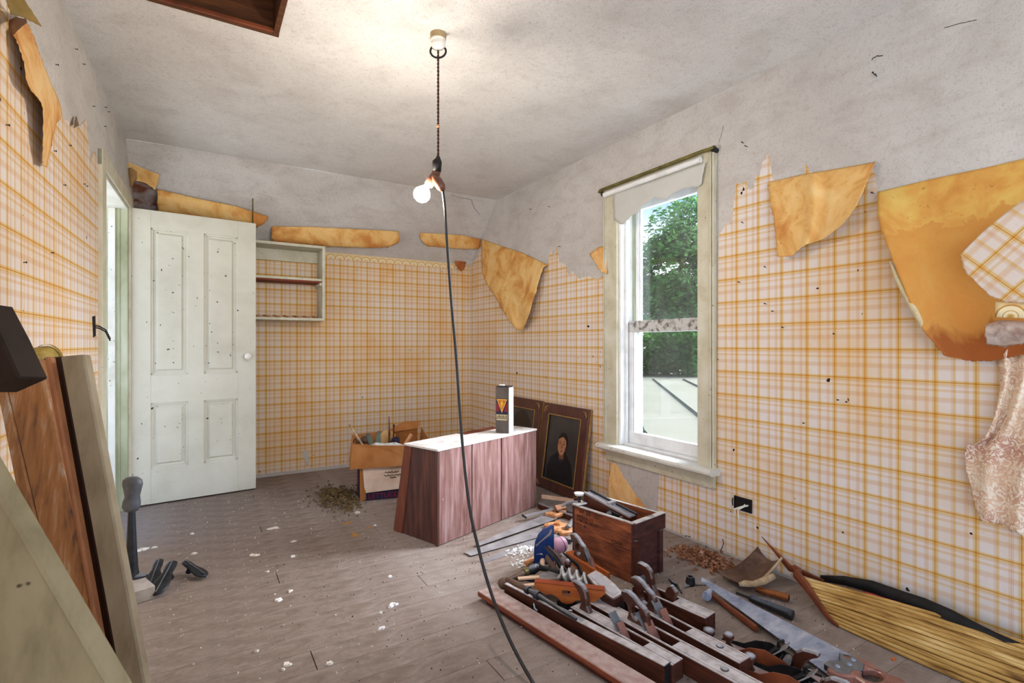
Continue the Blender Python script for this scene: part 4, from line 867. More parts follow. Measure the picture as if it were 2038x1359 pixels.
# local x along the front face (away from camera), local -y to the wall side
obj('front_board', B(.014, Lk-.014, -.012, 0, .150, Hk-.006), mCrate, ck, bevel=.002); obj('front_board', B(.014, Lk-.014, -.012, -.001, 0, .147), mCrate, ck, bevel=.002)
obj('back_board', B(.014, Lk-.014, -Wk, -Wk+.012, 0, .14), mCrate, ck, bevel=.002); obj('back_board', B(.014, Lk-.014, -Wk, -Wk+.012, .143, Hk), mCrate, ck, bevel=.002)
obj('end_board', B(0, .014, -Wk, .0, 0, Hk), mCrateEnd, ck, bevel=.002); obj('end_board', B(Lk-.014, Lk, -Wk, 0, 0, Hk), mCrateEnd, ck, bevel=.002)
obj('end_cleat', B(-.014, 0, -Wk-.018, .0, Hk-.075, Hk+.002), mCrateEnd, ck, bevel=.003); obj('corner_strip', B(-.012, 0, -.022, .002, 0, Hk-.08), mWoodDC, ck, bevel=.002); obj('corner_strip', B(-.012, 0, -Wk, -Wk+.03, 0, Hk-.075), mCrateEnd, ck, bevel=.002)
obj('bottom_board', B(.014, Lk-.014, -Wk+.012, -.012, 0, .012), mCrate, ck)
obj('lit_rim', B(.002, Lk, -.0135, .001, Hk-.006, Hk), mCrateTop, ck, bevel=.001); obj('lit_rim', B(.002, Lk, -Wk-.001, -Wk+.013, Hk, Hk+.003), mCrateTop, ck, bevel=.001); obj('lit_rim', B(-.014, .014, -Wk-.018, 0, Hk+.0015, Hk+.004), mCrateTop, ck)  # top edges coloured whitish to imitate window light falling on them
for s_, x_, z_, sz in (('SMITH & CO', .355, .226, .020), ('W 20', .34, .250, .034), ('IOWA', .13, .158, .024)):
    me = text_mesh(s_, sz, .0004); me.materials.append(mDark2); o = bpy.data.objects.new('stencil_lettering', me); o.parent = ck; o.rotation_euler = (math.pi/2, 0, math.pi); o.location = (x_, .0006, z_); C.objects.link(o)

for z_, n_ in ((.206, 12), (.184, 8)):   # worn, unreadable stencil lines
    bm = bmesh.new(); rr = random.Random(int(z_*1000)); x_ = .353
    for i in range(n_):
        w_ = rr.uniform(.005, .009); box(bm, x_-w_*.3, x_, .0002, .0006, z_, z_+.012); box(bm, x_-w_, x_-w_*.3, .0002, .0006, z_+rr.choice((0, .005, .010)), z_+rr.choice((.0115, .012))) if i % 3 else None; x_ -= w_+.005
    o = obj('stencil_marks', bm, mDark2, ck); o['kind'] = 'stuff'
# ---- woodworking plane builder ---------------------------------------------------
CT = [(0, 0), (.010, .028), (.002, .052), (-.018, .072), (-.030, .092), (-.022, .103), (.004, .108), (.032, .100), (.056, .084), (.082, .074), (.098, .055), (.100, .028), (.108, 0)]
CHl = [(.045+.020*math.cos(a), .044+.026*math.sin(a)) for a in [i*math.pi/7 for i in range(14)]]
OT = [(0, 0), (.012, .03), (.004, .055), (-.014, .075), (-.034, .088), (-.038, .098), (-.024, .104), (.012, .100), (.034, .082), (.044, .055), (.046, .028), (.062, 0)]
def wplane(label, heel, toe, w_, h_, xi=.62, tote='closed', z0=0.0, button=True, tx=.10, mt=None, iron=True, name='wooden_plane', group='wooden planes in the tool pile', tscale=1.0, handle=True, wedge=True, fence=False):
    heel = Vector((heel[0], heel[1], z0)); toe = Vector((toe[0], toe[1], z0)); L = (toe-heel).length; d = toe-heel
    t = thing(name, label, 'hand plane', heel, math.atan2(d.y, d.x), group); m = mt or mWoodD; hw = w_/2
    x0 = L*xi-.055; x1 = L*xi+.055; xb0 = L*xi-.005; xb1 = L*xi+.02
    bm = bmesh.new(); prism([(0, 0), (L, 0), (L, h_), (x1, h_), (xb1, .006), (xb0, .006), (x0, h_), (0, h_)], thick=w_-.022, bm=bm)
    obj('body', bm, m, t, bevel=.0018)
    for s_ in (-1, 1): obj('cheek', B(.0, L, s_*hw-(.011 if s_ > 0 else 0), s_*hw+(.011 if s_ < 0 else 0), 0, h_), m, t, bevel=.002)
    if iron:
        rot = Matrix.Translation((L*xi-.012, 0, .012)) @ Matrix.Rotation(math.radians(-42), 4, 'Y')
        obj('iron', B(-.003, .002, -hw+.0115, hw-.0115, 0, h_+.072, rot), mIronG, t, bevel=.001)
        if wedge: obj('wedge', slab([rot @ Vector((.003, -hw+.014, .02)), rot @ Vector((.003, hw-.014, .02)), rot @ Vector((.012, hw-.014, h_+.030)), rot @ Vector((.012, -hw+.014, h_+.030))], .004, (.6, 0, .3)), mWoodR, t)
    if button: obj('strike_button', lathe([(.013, h_), (.013, h_+.003), (.009, h_+.006), (.003, h_+.007)], 14, Matrix.Translation((L*.84, 0, 0))), mTote, t, smooth=True)
    if handle:
        s = tscale; mt_ = Matrix.Translation((L*tx, 0, h_-.002)) @ Matrix.Scale(s, 4)
        bm = prism(CT if tote == 'closed' else OT, [CHl] if tote == 'closed' else [], .026, mat=mt_)
        obj('handle', bm, mTote, t, bevel=.005)
    return t
wplane('nearest dark jack plane with a broad iron, beside the wooden level', (1.306, 1.66), (1.362, 1.185), .062, .066, .62, 'open', button=False, tx=.06)
wplane('longest jointer plane, second from the level, round button on its nose', (1.395, 1.66), (1.468, .965), .072, .068, .50, 'closed', tx=.27)
wplane('dark jointer plane with round button, third plane from the level', (1.525, 1.66), (1.562, 1.075), .066, .066, .53, 'closed', tx=.20)
f_ = wplane('shorter plane with a tall wedge nearest the crate corner', (1.645, 1.655), (1.695, 1.315), .074, .072, .40, 'open', button=False, tx=.12)
obj('side_groove', B(.10, .34, .0375, .0385, .040, .046), mDark2, f_)
obj('tall_wedge', prism([(0, 0), (.03, 0), (.045, .05), (.02, .075), (.0, .06), (-.012, .03)], thick=.02, mat=Matrix.Translation((.155, .0, .055))), mTote, f_, bevel=.004)
# plane leaning against the crate front
wplane('orange-brown plane with closed handle resting against the crate front', (1.560, 2.03), (1.545, 1.745), .045, .050, .80, 'closed', z0=.055, button=False, tx=.16, mt=mOrange, iron=True, tscale=.95)
# coffin smoothing plane lying on the pile
cf = thing('smoothing_plane', 'stubby boat-shaped smoothing plane with hollow dark end on the pile', 'hand plane', (1.455, 1.735, .095), -1.62, 'wooden planes in the tool pile')
cf.rotation_euler = (.25, .16, -1.60)
oc = [(-.0, -.026), (.06, -.036), (.12, -.036), (.18, -.028), (.18, .028), (.12, .036), (.06, .036), (0, .026)]
bm = prism(oc, thick=.095, plane='xy'); obj('body', bm, mWoodD, cf, bevel=.004); obj('hollow_end', slab([(.181, -.024, -.042), (.181, .024, -.042), (.181, .022, .012), (.181, .010, .020), (.181, -.010, .016), (.181, -.022, .012)], .003, (1, 0, 0)), mDark, cf)
obj('sole_inlay', B(.02, .165, -.018, .016, .047, .050), M('pale_sole', [(170, 168, 176), (200, 198, 206)], 12), cf, bevel=.002)
# plane lying across the crate
pc = thing('moulding_plane', 'long dark plane with metal-edged sole lying across the crate top', 'hand plane', (1.755, 2.135, .315), 0, 'wooden planes in the tool pile')
q0 = Vector((1.755, 2.135, .315)); q1 = Vector((1.800, 1.84, .262)); dd = (q1-q0); pc.rotation_euler = (0, math.atan2(-dd.z, dd.to_2d().length), math.atan2(dd.y, dd.x)); Lp = dd.length
obj('body', B(0, Lp, -.028, .028, -.03, .028), mWoodDC, pc, bevel=.003); obj('metal_rail', B(.0, Lp, -.033, -.020, .024, .034), mSteelD, pc, bevel=.001); obj('metal_rail', B(.0, Lp*.55, .018, .03, .026, .036), mIron, pc, bevel=.001); obj('metal_rail', B(Lp*.58, Lp, .018, .03, .026, .036), mIron, pc, bevel=.001)
obj('blade_clamp', B(Lp*.5, Lp*.56, -.03, .032, .022, .042), mSteelD, pc, bevel=.002); obj('side_screw', TB([(Lp*.62, -.028, -.002), (Lp*.62, -.048, -.002)], .011, 10), mSteelD, pc); obj('side_screw', TB([(Lp*.84, -.028, .004), (Lp*.84, -.038, .004)], .008, 10), mSteelD, pc)
obj('side_plate', B(Lp*.55, Lp*.8, -.034, -.028, -.018, .014), mIron, pc, bevel=.002)
# small white tin and spool on the crate corner
p = Vector((1.70, 2.13, .288)); tg = thing('sheet_metal_gauge', 'dusty white metal bracket with a flat round top on the crate back corner', 'tool', p)
obj('plate', B(-.035, .03, -.03, .03, 0, .008), mFlakeW, tg, bevel=.002); obj('post', TB([(0, 0, .008), (0, 0, .045)], [.010, .007], 10), mIronD, tg); obj('cap', TB([(0, 0, .045), (0, 0, .056)], [.022, .026], 16), mFlakeW, tg); obj('arm', TB([(-.01, .0, .01), (-.05, .02, .012), (-.085, .04, -.01)], .008, 8), mSteelD, tg)

# metal bench planes
def mplane(label, toe, heel, z0=.0):
    toe = Vector((*toe, z0)); heel = Vector((*heel, z0)); d = toe-heel; L = d.length
    t = thing('metal_plane', label, 'hand plane', heel, math.atan2(d.y, d.x), 'cast iron planes beside the big saw')
    obj('sole', B(0, L, -.030, .030, 0, .012), mWoodR, t, bevel=.002)
    for s_ in (-1, 1):
        obj('side_wing', prism([(0, 0), (0, .012), (.04, .014), (.10, .045), (.16, .060), (.21, .048), (.25, .022), (L-.03, .016), (L, .012), (L, 0)], thick=.004, mat=Matrix.Translation((0, s_*.031, .006))), mStem if s_ > 0 else mIron, t)
    rot = Matrix.Translation((.17, 0, .022)) @ Matrix.Rotation(math.radians(-46), 4, 'Y')
    obj('frog', prism([(.08, .01), (.16, .01), (.155, .03), (.115, .05)], thick=.04), mIron, t, bevel=.002)
    obj('iron', B(-.002, .002, -.022, .022, 0, .105, rot), mSteelD, t); obj('lever_cap', B(.003, .011, -.019, .019, .005, .075, rot), mIron, t, bevel=.003); obj('lever', TB([rot @ Vector((.010, 0, .07)), rot @ Vector((.022, 0, .085)), rot @ Vector((.016, 0, .103))], .005, 8), mIron, t)
    obj('adjuster', TB([(.095, -.013, .045), (.095, .013, .045)], .013, 14), mSteelD, t)
    obj('handle', prism([(a*1.0, b_*.92) for a, b_ in OT], thick=.024, mat=Matrix.Translation((.035, 0, .012))), mTote, t, bevel=.005)
    obj('knob', lathe([(.016, .012), (.009, .024), (.011, .034), (.020, .048), (.018, .060), (.006, .064)], 16, Matrix.Translation((L-.035, 0, 0))), mTote, t, smooth=True)
    return t
mplane('black cast-iron plane lying beside the saw blade, the farther of two', (1.652, 1.245), (1.745, .93))
mplane('black cast-iron plane with red-brown side, the nearer of two by the saw', (1.605, 1.125), (1.668, .80))
tag(obj('turned_finial', lathe([(.016, .0), (.010, .014), (.012, .03), (.022, .044), (.020, .058), (.006, .062)], 16, Matrix.Translation((1.628, 1.27, .0))), mTote, None, world=True, smooth=True), 'loose turned wooden knob in front of the shorter plane', 'knob')

# long straightedge board and level
def lying(label, name, cat, a, b_, w_, h_, m, z0=0.0, bev=.002, group=None):
    a = Vector((*a, z0)); b_ = Vector((*b_, z0)); d = b_-a; t = thing(name, label, cat, a, math.atan2(d.y, d.x), group); return t, d.length
t, L = lying('long red-brown board nearest the camera, left edge of the tool pile', 'wooden_board', 'board', (1.085, 2.02), (1.215, 1.12), .085, .02, None)
obj('board', B(0, L, -.042, .042, .018, .042), mWoodR, t, bevel=.003); obj('batten', B(.05, L, -.030, .035, 0, .018), mWoodDC, t); obj('nail', TB([(.42, .043, .018), (.42, .0445, .040)], .0014, 5), mYellow, t)
t, L = lying('dusty wooden spirit level with brass top plate beside the long board', 'spirit_level', 'level', (1.165, 1.965), (1.318, 1.19), .035, .068, None)
obj('body', B(0, L, -.018, .018, 0, .070), mWoodD, t, bevel=.002); obj('top_plate', B(L*.36, L*.55, -.013, .013, .0695, .0712), M('level_plate', [(150, 158, 170), (186, 192, 200)], 20, rough=.4, metal=.4), t, bevel=.0004); obj('vial_slot', B(L*.42, L*.49, -.003, .003, .071, .0716), mDark2, t)
obj('side_hole', TB([(L*.24, -.0175, .040), (L*.24, -.019, .040)], .016, 16), mDark, t); obj('side_spring', TB([(L*.235, -.019, .052), (L*.25, -.025, .038), (L*.262, -.020, .030)], .0035, 6), mSteel, t)
obj('end_plate', B(L, L+.002, -.017, .017, .001, .069), mIron, t)

# scalloped orange wooden level on edge
a = Vector((1.212, 1.815, .06)); b_ = Vector((1.417, 1.605, .05)); d = b_-a; L = d.length
t = thing('scalloped_marking_gauge', 'orange varnished wooden piece with scalloped edge and rectangular hole', 'tool', a, math.atan2(d.y, d.x))
sc = [(0, .055), (.012, .030), (.05, .018), (.075, .022), (.10, .010), (.115, -.006), (.135, -.012), (.16, -.006), (.175, .008), (.20, .012), (.225, .004), (.255, .014), (L-.0, .050), (L, .060), (.0, .066)]
obj('body', prism(sc, [[(.118, .020), (.152, .020), (.152, .044), (.118, .044)]], .030), mOrange, t, bevel=.0015); obj('edge_strip', B(.004, L-.004, -.017, .017, .064, .068), M('reddish_edge', [(140, 60, 30), (166, 80, 44)], 6), t)
# bit brace lying over the level
p = [(1.140, 1.925, .105), (1.155, 1.86, .104), (1.166, 1.81, .102), (1.176, 1.765, .100), (1.190, 1.69, .096), (1.205, 1.62, .088), (1.225, 1.55, .078)]
t = thing('bit_brace', 'dark iron bit brace with wooden grip lying across the spirit level', 'tool', (1.15, 1.9, .07))
obj('wooden_grip', TB(p[:3], [.010, .013, .010], 10), mLeather, t, world=True); obj('shaft', TB(p[2:], [.009, .012, .008, .008, .006], 10), mIronD, t, world=True); obj('collar', TB([p[2], (1.169, 1.795, .101)], .016, 12), mIronD, t, world=True)
obj('chuck', TB([(1.1775, 1.758, .0995), (1.181, 1.74, .099)], .018, 12), mIronD, t, world=True)
t = thing('screwdriver_handle', 'worn turned wooden handle with ball end behind the spirit level', 'tool', (1.16, 2.0, .03))
obj('grip', TB([(1.135, 1.975, .058), (1.15, 1.982, .058), (1.165, 1.99, .058), (1.20, 2.0, .06), (1.26, 2.01, .062), (1.30, 2.02, .062)], [.008, .024, .024, .012, .014, .016], 14), mLeather, t, world=True, smooth=True); obj('brass_ferrule', TB([(1.285, 2.016, .062), (1.305, 2.021, .062)], .019, 14), mBrass, t, world=True)
obj('grip_end', TB([(1.305, 2.021, .062), (1.345, 2.03, .062), (1.39, 2.04, .062)], [.014, .024, .016], 12), mIronD, t, world=True, smooth=True)
# leather sheath
c = Vector((1.352, 1.89, .075)); t = thing('leather_pouch', 'grey pointed leather pouch beside the scalloped orange piece', 'pouch', c, -.5)
obj('face', prism([(-.06, -.028), (-.03, -.036), (.03, -.028), (.075, .0), (.06, .022), (.02, .04), (-.03, .042), (-.055, .02)], thick=.016, plane='xy'), mSteelD, t, bevel=.003); obj('stitched_rim', TB([(-.06, -.032, .004), (-.03, -.042, .006), (.03, -.034, .006), (.082, .0, .004), (.03, -.048, -.012), (-.03, -.056, -.014), (-.06, -.044, -.012)], .005, 8), mLeather, t)
for i, (dx, dy) in enumerate(((0, 0), (-.012, -.045))):
    t = thing('wooden_rule', 'pale wooden rule, the upper of two beside the leather pouch' if i == 0 else 'pale wooden rule, the lower of two beside the leather pouch', 'ruler', (1.215+dx, 1.955+dy, .078-.012*i), -.38+.05*i)
    obj('blade', B(0, .13, -.011, .011, -.004, .004), mPale, t, bevel=.001)
# darker chisels and irons filling the pile
def chisel(label, a, b_, m, r_=.010, hl=.42):
    a = Vector(a); b_ = Vector(b_); t = thing('chisel', label, 'chisel', (a.x, a.y, min(a.z, b_.z)), 0, 'chisels in the tool pile'); c = a.lerp(b_, hl)
    obj('handle', TB([a, a.lerp(c, .15), a.lerp(c, .7), c], [r_*.8, r_*1.25, r_, r_*.7], 10), m, t, world=True, smooth=True); obj('blade', TB([c, c.lerp(b_, .15), b_], [.005, .008, .009], 4, sx=.5), mIronD, t, world=True)
chisel('dark chisel lying under the scalloped orange piece', (1.262, 1.74, .03), (1.285, 1.53, .03), mWoodDC)
chisel('chisel with brown handle in front of the leather pouch', (1.30, 1.90, .05), (1.36, 1.72, .045), mTote)
chisel('long dark iron tool beneath the auger bit', (1.36, 1.95, .04), (1.42, 1.66, .06), mWoodDC, .012)
chisel('short dark chisel between hammer head and leather pouch', (1.25, 2.06, .03), (1.36, 1.96, .03), mLeather)
chisel('stubby chisel near the foot of the black iron plane', (1.47, 2.0, .03), (1.50, 1.82, .03), mTote)
t = thing('dark_block_plane', 'small black iron block plane buried under the auger bit', 'hand plane', (1.33, 1.80, .0), -1.2)
obj('body', prism([(0, 0), (.14, 0), (.14, .022), (.11, .045), (.06, .05), (.02, .034), (0, .03)], thick=.05), mIron, t, bevel=.003); obj('cap', prism([(.03, .040), (.085, .050), (.08, .062), (.045, .058)], thick=.03), mSteelD, t, bevel=.002)
t = thing('wooden_marking_block', 'dark dusty wooden block standing between the level and the nearest plane', 'block', (1.25, 1.62, 0), -1.35)
obj('block', B(-.04, .05, -.016, .016, 0, .055), mWoodD, t, bevel=.002); obj('peg', TB([(0, 0, .055), (0, 0, .075)], .008, 8), mTote, t)
# big auger bit
bm = bmesh.new(); a0 = Vector((1.375, 1.865, .105)); a1_ = Vector((1.462, 1.685, .10)); ad = (a1_-a0).normalized(); o1 = ad.orthogonal().normalized(); o2 = ad.cross(o1)
inn, outr = [], []; n = 70
for i in range(n):
    a_ = i*.25; c = a0+(a1_-a0)*(i/n); e1 = (o1*math.cos(a_)+o2*math.sin(a_))*1.35; inn.append((bm.verts.new(c-e1*.022), bm.verts.new(c+e1*.022), bm.verts.new(c+ad*.012+e1*.022), bm.verts.new(c+ad*.012-e1*.022)))
for i in range(n-1):
    for k in range(4): bm.faces.new((inn[i][k], inn[i][(k+1) % 4], inn[i+1][(k+1) % 4], inn[i+1][k]))
bmesh.ops.recalc_face_normals(bm, faces=bm.faces)
t = thing('auger_bit', 'large steel spiral auger bit in the middle of the tool pile', 'tool', (1.42, 1.77, .06)); obj('spiral', bm, M('auger_steel', [(150, 152, 158), (200, 202, 208)], 16, rough=.4, metal=.3, dust=.4), t, world=True, smooth=True)
obj('shank', TB([a0-ad*.10, a0+ad*.005], [.007, .010], 8), mIron, t, world=True); obj('tip', TB([a1_, a1_+ad*.03, a1_+ad*.055], [.009, .004, .001], 8), mSteel, t, world=True)
# black iron planes leaning in the back of the pile
def bar(name, label, cat, P, r, m, sx=1, seg=10, **k): return tag(obj(name, TB([Vector(q) for q in P], r, seg, sx=sx), m, None, world=True, **k), label, cat)
t = thing('leaning_iron_plane', 'long narrow black iron plane body leaning up in the back of the pile', 'hand plane', (1.41, 1.9, .05))
u0 = T(1085, 1088, 2.52); u1 = T(1150, 1178, 2.24)
for s_, m_, wv in ((0, mIron, .022), (1, mWoodDC, .014)):
    off = R*(.016*s_); obj('side_rail', TB([u0+off, u0+(u1-u0)*.3+off+Vector((0, 0, .012)), u0+(u1-u0)*.6+off+Vector((0, 0, .004)), u1+off], [.008, .014, .016, .010], 6, sx=.5), m_, t, world=True)
obj('bed', TB([u0+(u1-u0)*.25-R*.03, u0+(u1-u0)*.95-R*.026], [.018, .024], 4, sx=.4), mLeather, t, world=True); obj('knob', TB([T(1128, 1112, 2.36), T(1130, 1120, 2.36), T(1130, 1128, 2.36)], [.006, .018, .012], 12), mTote, t, world=True, smooth=True)
u2 = T(1100, 1100, 2.46); u3 = T(1160, 1172, 2.25)
tag(obj('iron_rasp', TB([u2+R*.05, (u2+u3)/2+R*.05+Vector((0, 0, .02)), u3+R*.03], [.005, .012, .009], 8, sx=.5), mIron, None, world=True), 'curved dark iron tool leaning beside the black plane body', 'tool')
# claw hammer head on pile
t = thing('hammer', 'dusty hammer head with foreshortened pale handle in front of the blue plate', 'hammer', (1.40, 2.03, .06))
obj('head', TB([T(1063, 1126, 2.44), T(1072, 1130, 2.44), T(1085, 1132, 2.44), T(1095, 1128, 2.44), T(1106, 1121, 2.44)], [.013, .013, .011, .012, .006], 10), mIronD, t, world=True); obj('handle', TB([T(1081, 1129, 2.44), T(1079, 1120, 2.5), T(1080, 1116, 2.56)], [.009, .012, .013], 10), mPale, t, world=True, smooth=True)
# blue plate
bp = G(1083, 1122, 0); t = thing('blue_plate', 'upright dark blue arched plastic plate with a long slot', 'plastic plate', bp, -TH); t.rotation_euler = (-.12, 0, -TH)
oc = [(-.052, .0), (.050, .0), (.052, .19), (.035, .192), (.0, .176), (-.03, .145), (-.046, .11), (-.052, .07)]
obj('body', prism(oc, thick=.014), mBlue, t, bevel=.003); obj('slot', prism([(-.045, .092), (.022, .150), (.036, .176), (.042, .165), (.034, .146), (-.02, .106), (-.038, .088)], thick=.002, mat=Matrix.Translation((0, -.008, 0))), mSteelD, t); obj('ridge', prism([(-.04, .048), (-.012, .054), (-.006, .046), (-.022, .050)], thick=.002, mat=Matrix.Translation((0, -.008, 0))), mPorc, t)
pp_ = G(1114, 1104, 0); t = thing('pink_twine_spool', 'pink rounded spool standing behind the blue plate', 'spool', pp_)
obj('body', TB([pp_+Vector((-.035, .0, .045)), pp_+Vector((-.02, 0, .05)), pp_+Vector((.02, .0, .055)), pp_+Vector((.035, .0, .055))], [.03, .040, .040, .026], 18), mPink, t, world=True, smooth=True); obj('band', TB([pp_+Vector((.006, 0, .052)), pp_+Vector((.009, 0, .0525))], .0415, 18), mIron, t, world=True)
bar('wooden_dowel', 'short round orange wooden handle left of the blue plate', 'tool handle', [G(1046, 1122, .012), G(1064, 1112, .014)], [.013, .014], mHandle)
bar('small_bolt', 'small rusty knob on the floor beside the crate', 'knob', [G(1133, 1104, .01), G(1137, 1100, .012)], [.012, .01], mOrange)
bar('dark_slip_stone', 'thin dark slip of metal on the floor behind the pink spool', 'tool', [G(1110, 1063, .004), G(1130, 1060, .004)], [.006, .006], mIron, 1, 4)
bar('iron_clamp', 'small grey iron clamp on the floor left of the crate', 'clamp', [G(1122, 1072, .02), G(1130, 1076, .02), G(1137, 1075, .015)], [.006, .014, .012], mIronD)
bar('iron_block', 'grey iron block on the floor against the crate back corner', 'tool', [G(1130, 1052, .018), G(1142, 1036, .018)], [.02, .02], mSteelD, 1, 6)

# hand saws lying on the floor behind the crate
def handsaw(label, tip, hnd, side, wd_tip, wd_heel, m, z0=.002, mh=mHandle, group='old hand saws on the floor'):
    tip = Vector((*tip, z0)); hnd = Vector((*hnd, z0)); d = hnd-tip; L = d.length; t = thing('hand_saw', label, 'saw', tip, math.atan2(d.y, d.x), group)
    Lb_ = L-.11; n = 40; outl = [(0, side*wd_tip)]+[(0, 0)]
    for i in range(1, n*2+1): outl.append((Lb_*i/(n*2), -side*.0022*(i % 2)))
    outl += [(Lb_, side*wd_heel)]
    if side < 0: outl = outl[::-1]
    obj('blade', prism(outl, thick=.0014, plane='xy', mat=Matrix.Translation((0, 0, .001))), m, t)
    y_ = side*wd_heel*.5
    hd = [(-.01, -.040), (.03, -.052), (.075, -.055), (.115, -.046), (.128, -.030), (.108, -.016), (.112, .010), (.128, .030), (.112, .048), (.080, .040), (.055, .052), (.012, .056), (-.014, .034), (.0, .0)]
    hole = [(.055+.020*math.cos(a)+.004*math.sin(a), .0+.028*math.sin(a)) for a in [i*math.pi/8 for i in range(16)]]
    obj('handle', prism(hd, [hole], .022, plane='xy', mat=Matrix.Translation((Lb_, y_, .011))), mh, t, bevel=.004)
    for q_ in ((.005, -.02), (.008, .02), (.02, .038)): obj('screw', TB([(Lb_+q_[0], y_+q_[1], .021), (Lb_+q_[0], y_+q_[1], .0235)], .0055, 10), mGold, t)
    return t
handsaw('hand saw lying farthest back with its orange handle beside the cabinet', (1.31, 2.56), (2.02, 2.80), -1, .035, .11, mSteelD, .012)
handsaw('hand saw in the middle of the floor group, blunt tip towards the cord', (1.215, 2.50), (1.90, 2.62), -1, .06, .12, mSteelD, .006)
handsaw('nearest hand saw of the floor group, tip beside the white crumbs', (1.24, 2.34), (1.93, 2.42), 1, .035, .12, mSteelD, .0)
# bar clamp and misc by the crate
t = thing('bar_clamp', 'thin steel rods with a wooden block lying towards the crate', 'clamp', G(1090, 1022, 0))
e0_ = G(1045, 1029, .03); e1_ = G(1105, 1013, .04)
for dz in (0, .016): obj('rod', TB([e0_+Vector((0, dz*.8, dz*.2)), e1_+Vector((0, dz*.8, dz*.2))], .005, 8), mSteelD, t, world=True)
obj('wooden_block', TB([e1_, e1_+(e1_-e0_).normalized()*.075], [.024, .024], 4), mHandle, t, world=True); obj('foot', TB([e0_-Vector((0, .01, 0)), e0_+Vector((0, .03, .004))], .007, 6), mIron, t, world=True)
a = G(1072, 1013, 0); b_ = G(1150, 1042, 0)
tag(obj('dark_wooden_beam', slab([a, b_, b_+Vector((0, 0, .035)), a+Vector((0, 0, .035))], .05, (.4, .9, 0)), mWoodDC, None, world=True, bevel=.003), 'dark dusty wooden beam under the clamp behind the crate', 'beam')
a = G(1078, 992, .06); b_ = G(1142, 1000, .05)
tag(obj('pale_lath', slab([a, b_, b_+Vector((0, 0, .022)), a+Vector((0, 0, .026))], .012, (.5, .8, 0)), mPale, None, world=True), 'pale wooden lath lying in front of the framed portrait', 'stick')
tag(obj('metal_sheet', slab([G(1069, 1004, .012), G(1140, 1018, .012), G(1130, 988, .012), G(1075, 992, .012)], .006, (0, 0, -1)), mSteelD, None, world=True), 'grey flat metal sheet on the floor before the portraits', 'sheet')

# big shining saw
tip = Vector((1.985, 1.588)); heelu = Vector((1.975, .945)); heell = Vector((1.782, .885)); tipl = Vector((1.952, 1.565))
t = thing('large_hand_saw', 'large shiny blue-grey hand saw with ornate handle, right of the planes', 'saw', (1.88, 1.0, 0))
zt, zh = .045, .020
n = 110; low = []
for i in range(n+1):
    f = i/n; q = tipl.lerp(heell, f); nd = Vector((-(heell-tipl).y, (heell-tipl).x)).normalized(); q = q-nd*(.0018 if i % 2 else 0); low.append(Vector((q.x, q.y, zt+(zh-zt)*f)))
bm = bmesh.new(); upv = [Vector((tip.x+(heelu.x-tip.x)*i/n, tip.y+(heelu.y-tip.y)*i/n, zt+(zh-zt)*i/n)) for i in range(n+1)]
va = [bm.verts.new(q) for q in low]; vb = [bm.verts.new(q) for q in upv]
for i in range(n): bm.faces.new((va[i], va[i+1], vb[i+1], vb[i]))
o = obj('blade', bm, mSteel, t, world=True, solid=.0016)
hx = Vector((.05, -1, 0)).normalized(); hm = Matrix.Translation((1.885, .925, .026)) @ Matrix.Rotation(math.atan2(hx.y, hx.x), 4, 'Z')
hd = [(-.01, -.095), (.035, -.09), (.06, -.06), (.09, -.068), (.13, -.062), (.165, -.058), (.172, -.035), (.148, -.020), (.152, .015), (.170, .040), (.150, .058), (.110, .048), (.085, .058), (.05, .07), (.010, .060), (-.02, .034), (-.004, .0), (-.03, -.05)]
hole = [(.088+.028*math.cos(a), -.006+.040*math.sin(a)) for a in [i*math.pi/10 for i in range(20)]]
obj('handle', prism(hd, [hole], .026, plane='xy', mat=hm), M('saw_grip', [(120, 72, 60), (158, 110, 98)], 12, rough=.25, spec=.6), t, world=True, bevel=.005)
obj('handle_plate', prism([(-.03, -.075), (.02, -.085), (.045, -.06), (.040, -.03), (.062, -.008), (.050, .035), (.010, .055), (-.03, .035), (-.018, .012), (-.008, -.01), (-.028, -.04)], [[(-.004+.010*math.cos(a), .034+.010*math.sin(a)) for a in [i*math.pi/5 for i in range(10)]]], .030, plane='xy', mat=hm), mIronD, t, world=True, bevel=.002)
for q_ in ((.005, -.055), (.022, -.01), (.018, .028)): obj('screw', TB([hm @ Vector((q_[0], q_[1], .014)), hm @ Vector((q_[0], q_[1], .0185))], [.008, .006], 12), mSteel, t, world=True)
# wooden-handled hammer
t = thing('ball_hammer', 'steel hammer with brown wooden handle passing under the big saw', 'hammer', (1.92, 1.5, 0))
obj('head', TB([(1.878, 1.478, .030), (1.893, 1.484, .030), (1.897, 1.486, .030), (1.925, 1.498, .03), (1.935, 1.502, .03), (1.965, 1.512, .03)], [.019, .019, .012, .014, .012, .006], 14), mSteel, t, world=True); obj('handle', TB([(1.925, 1.50, .026), (1.90, 1.40, .020), (1.872, 1.30, .018), (1.85, 1.225, .017)], [.010, .012, .015, .014], 10, sx=.7), mStem, t, world=True)
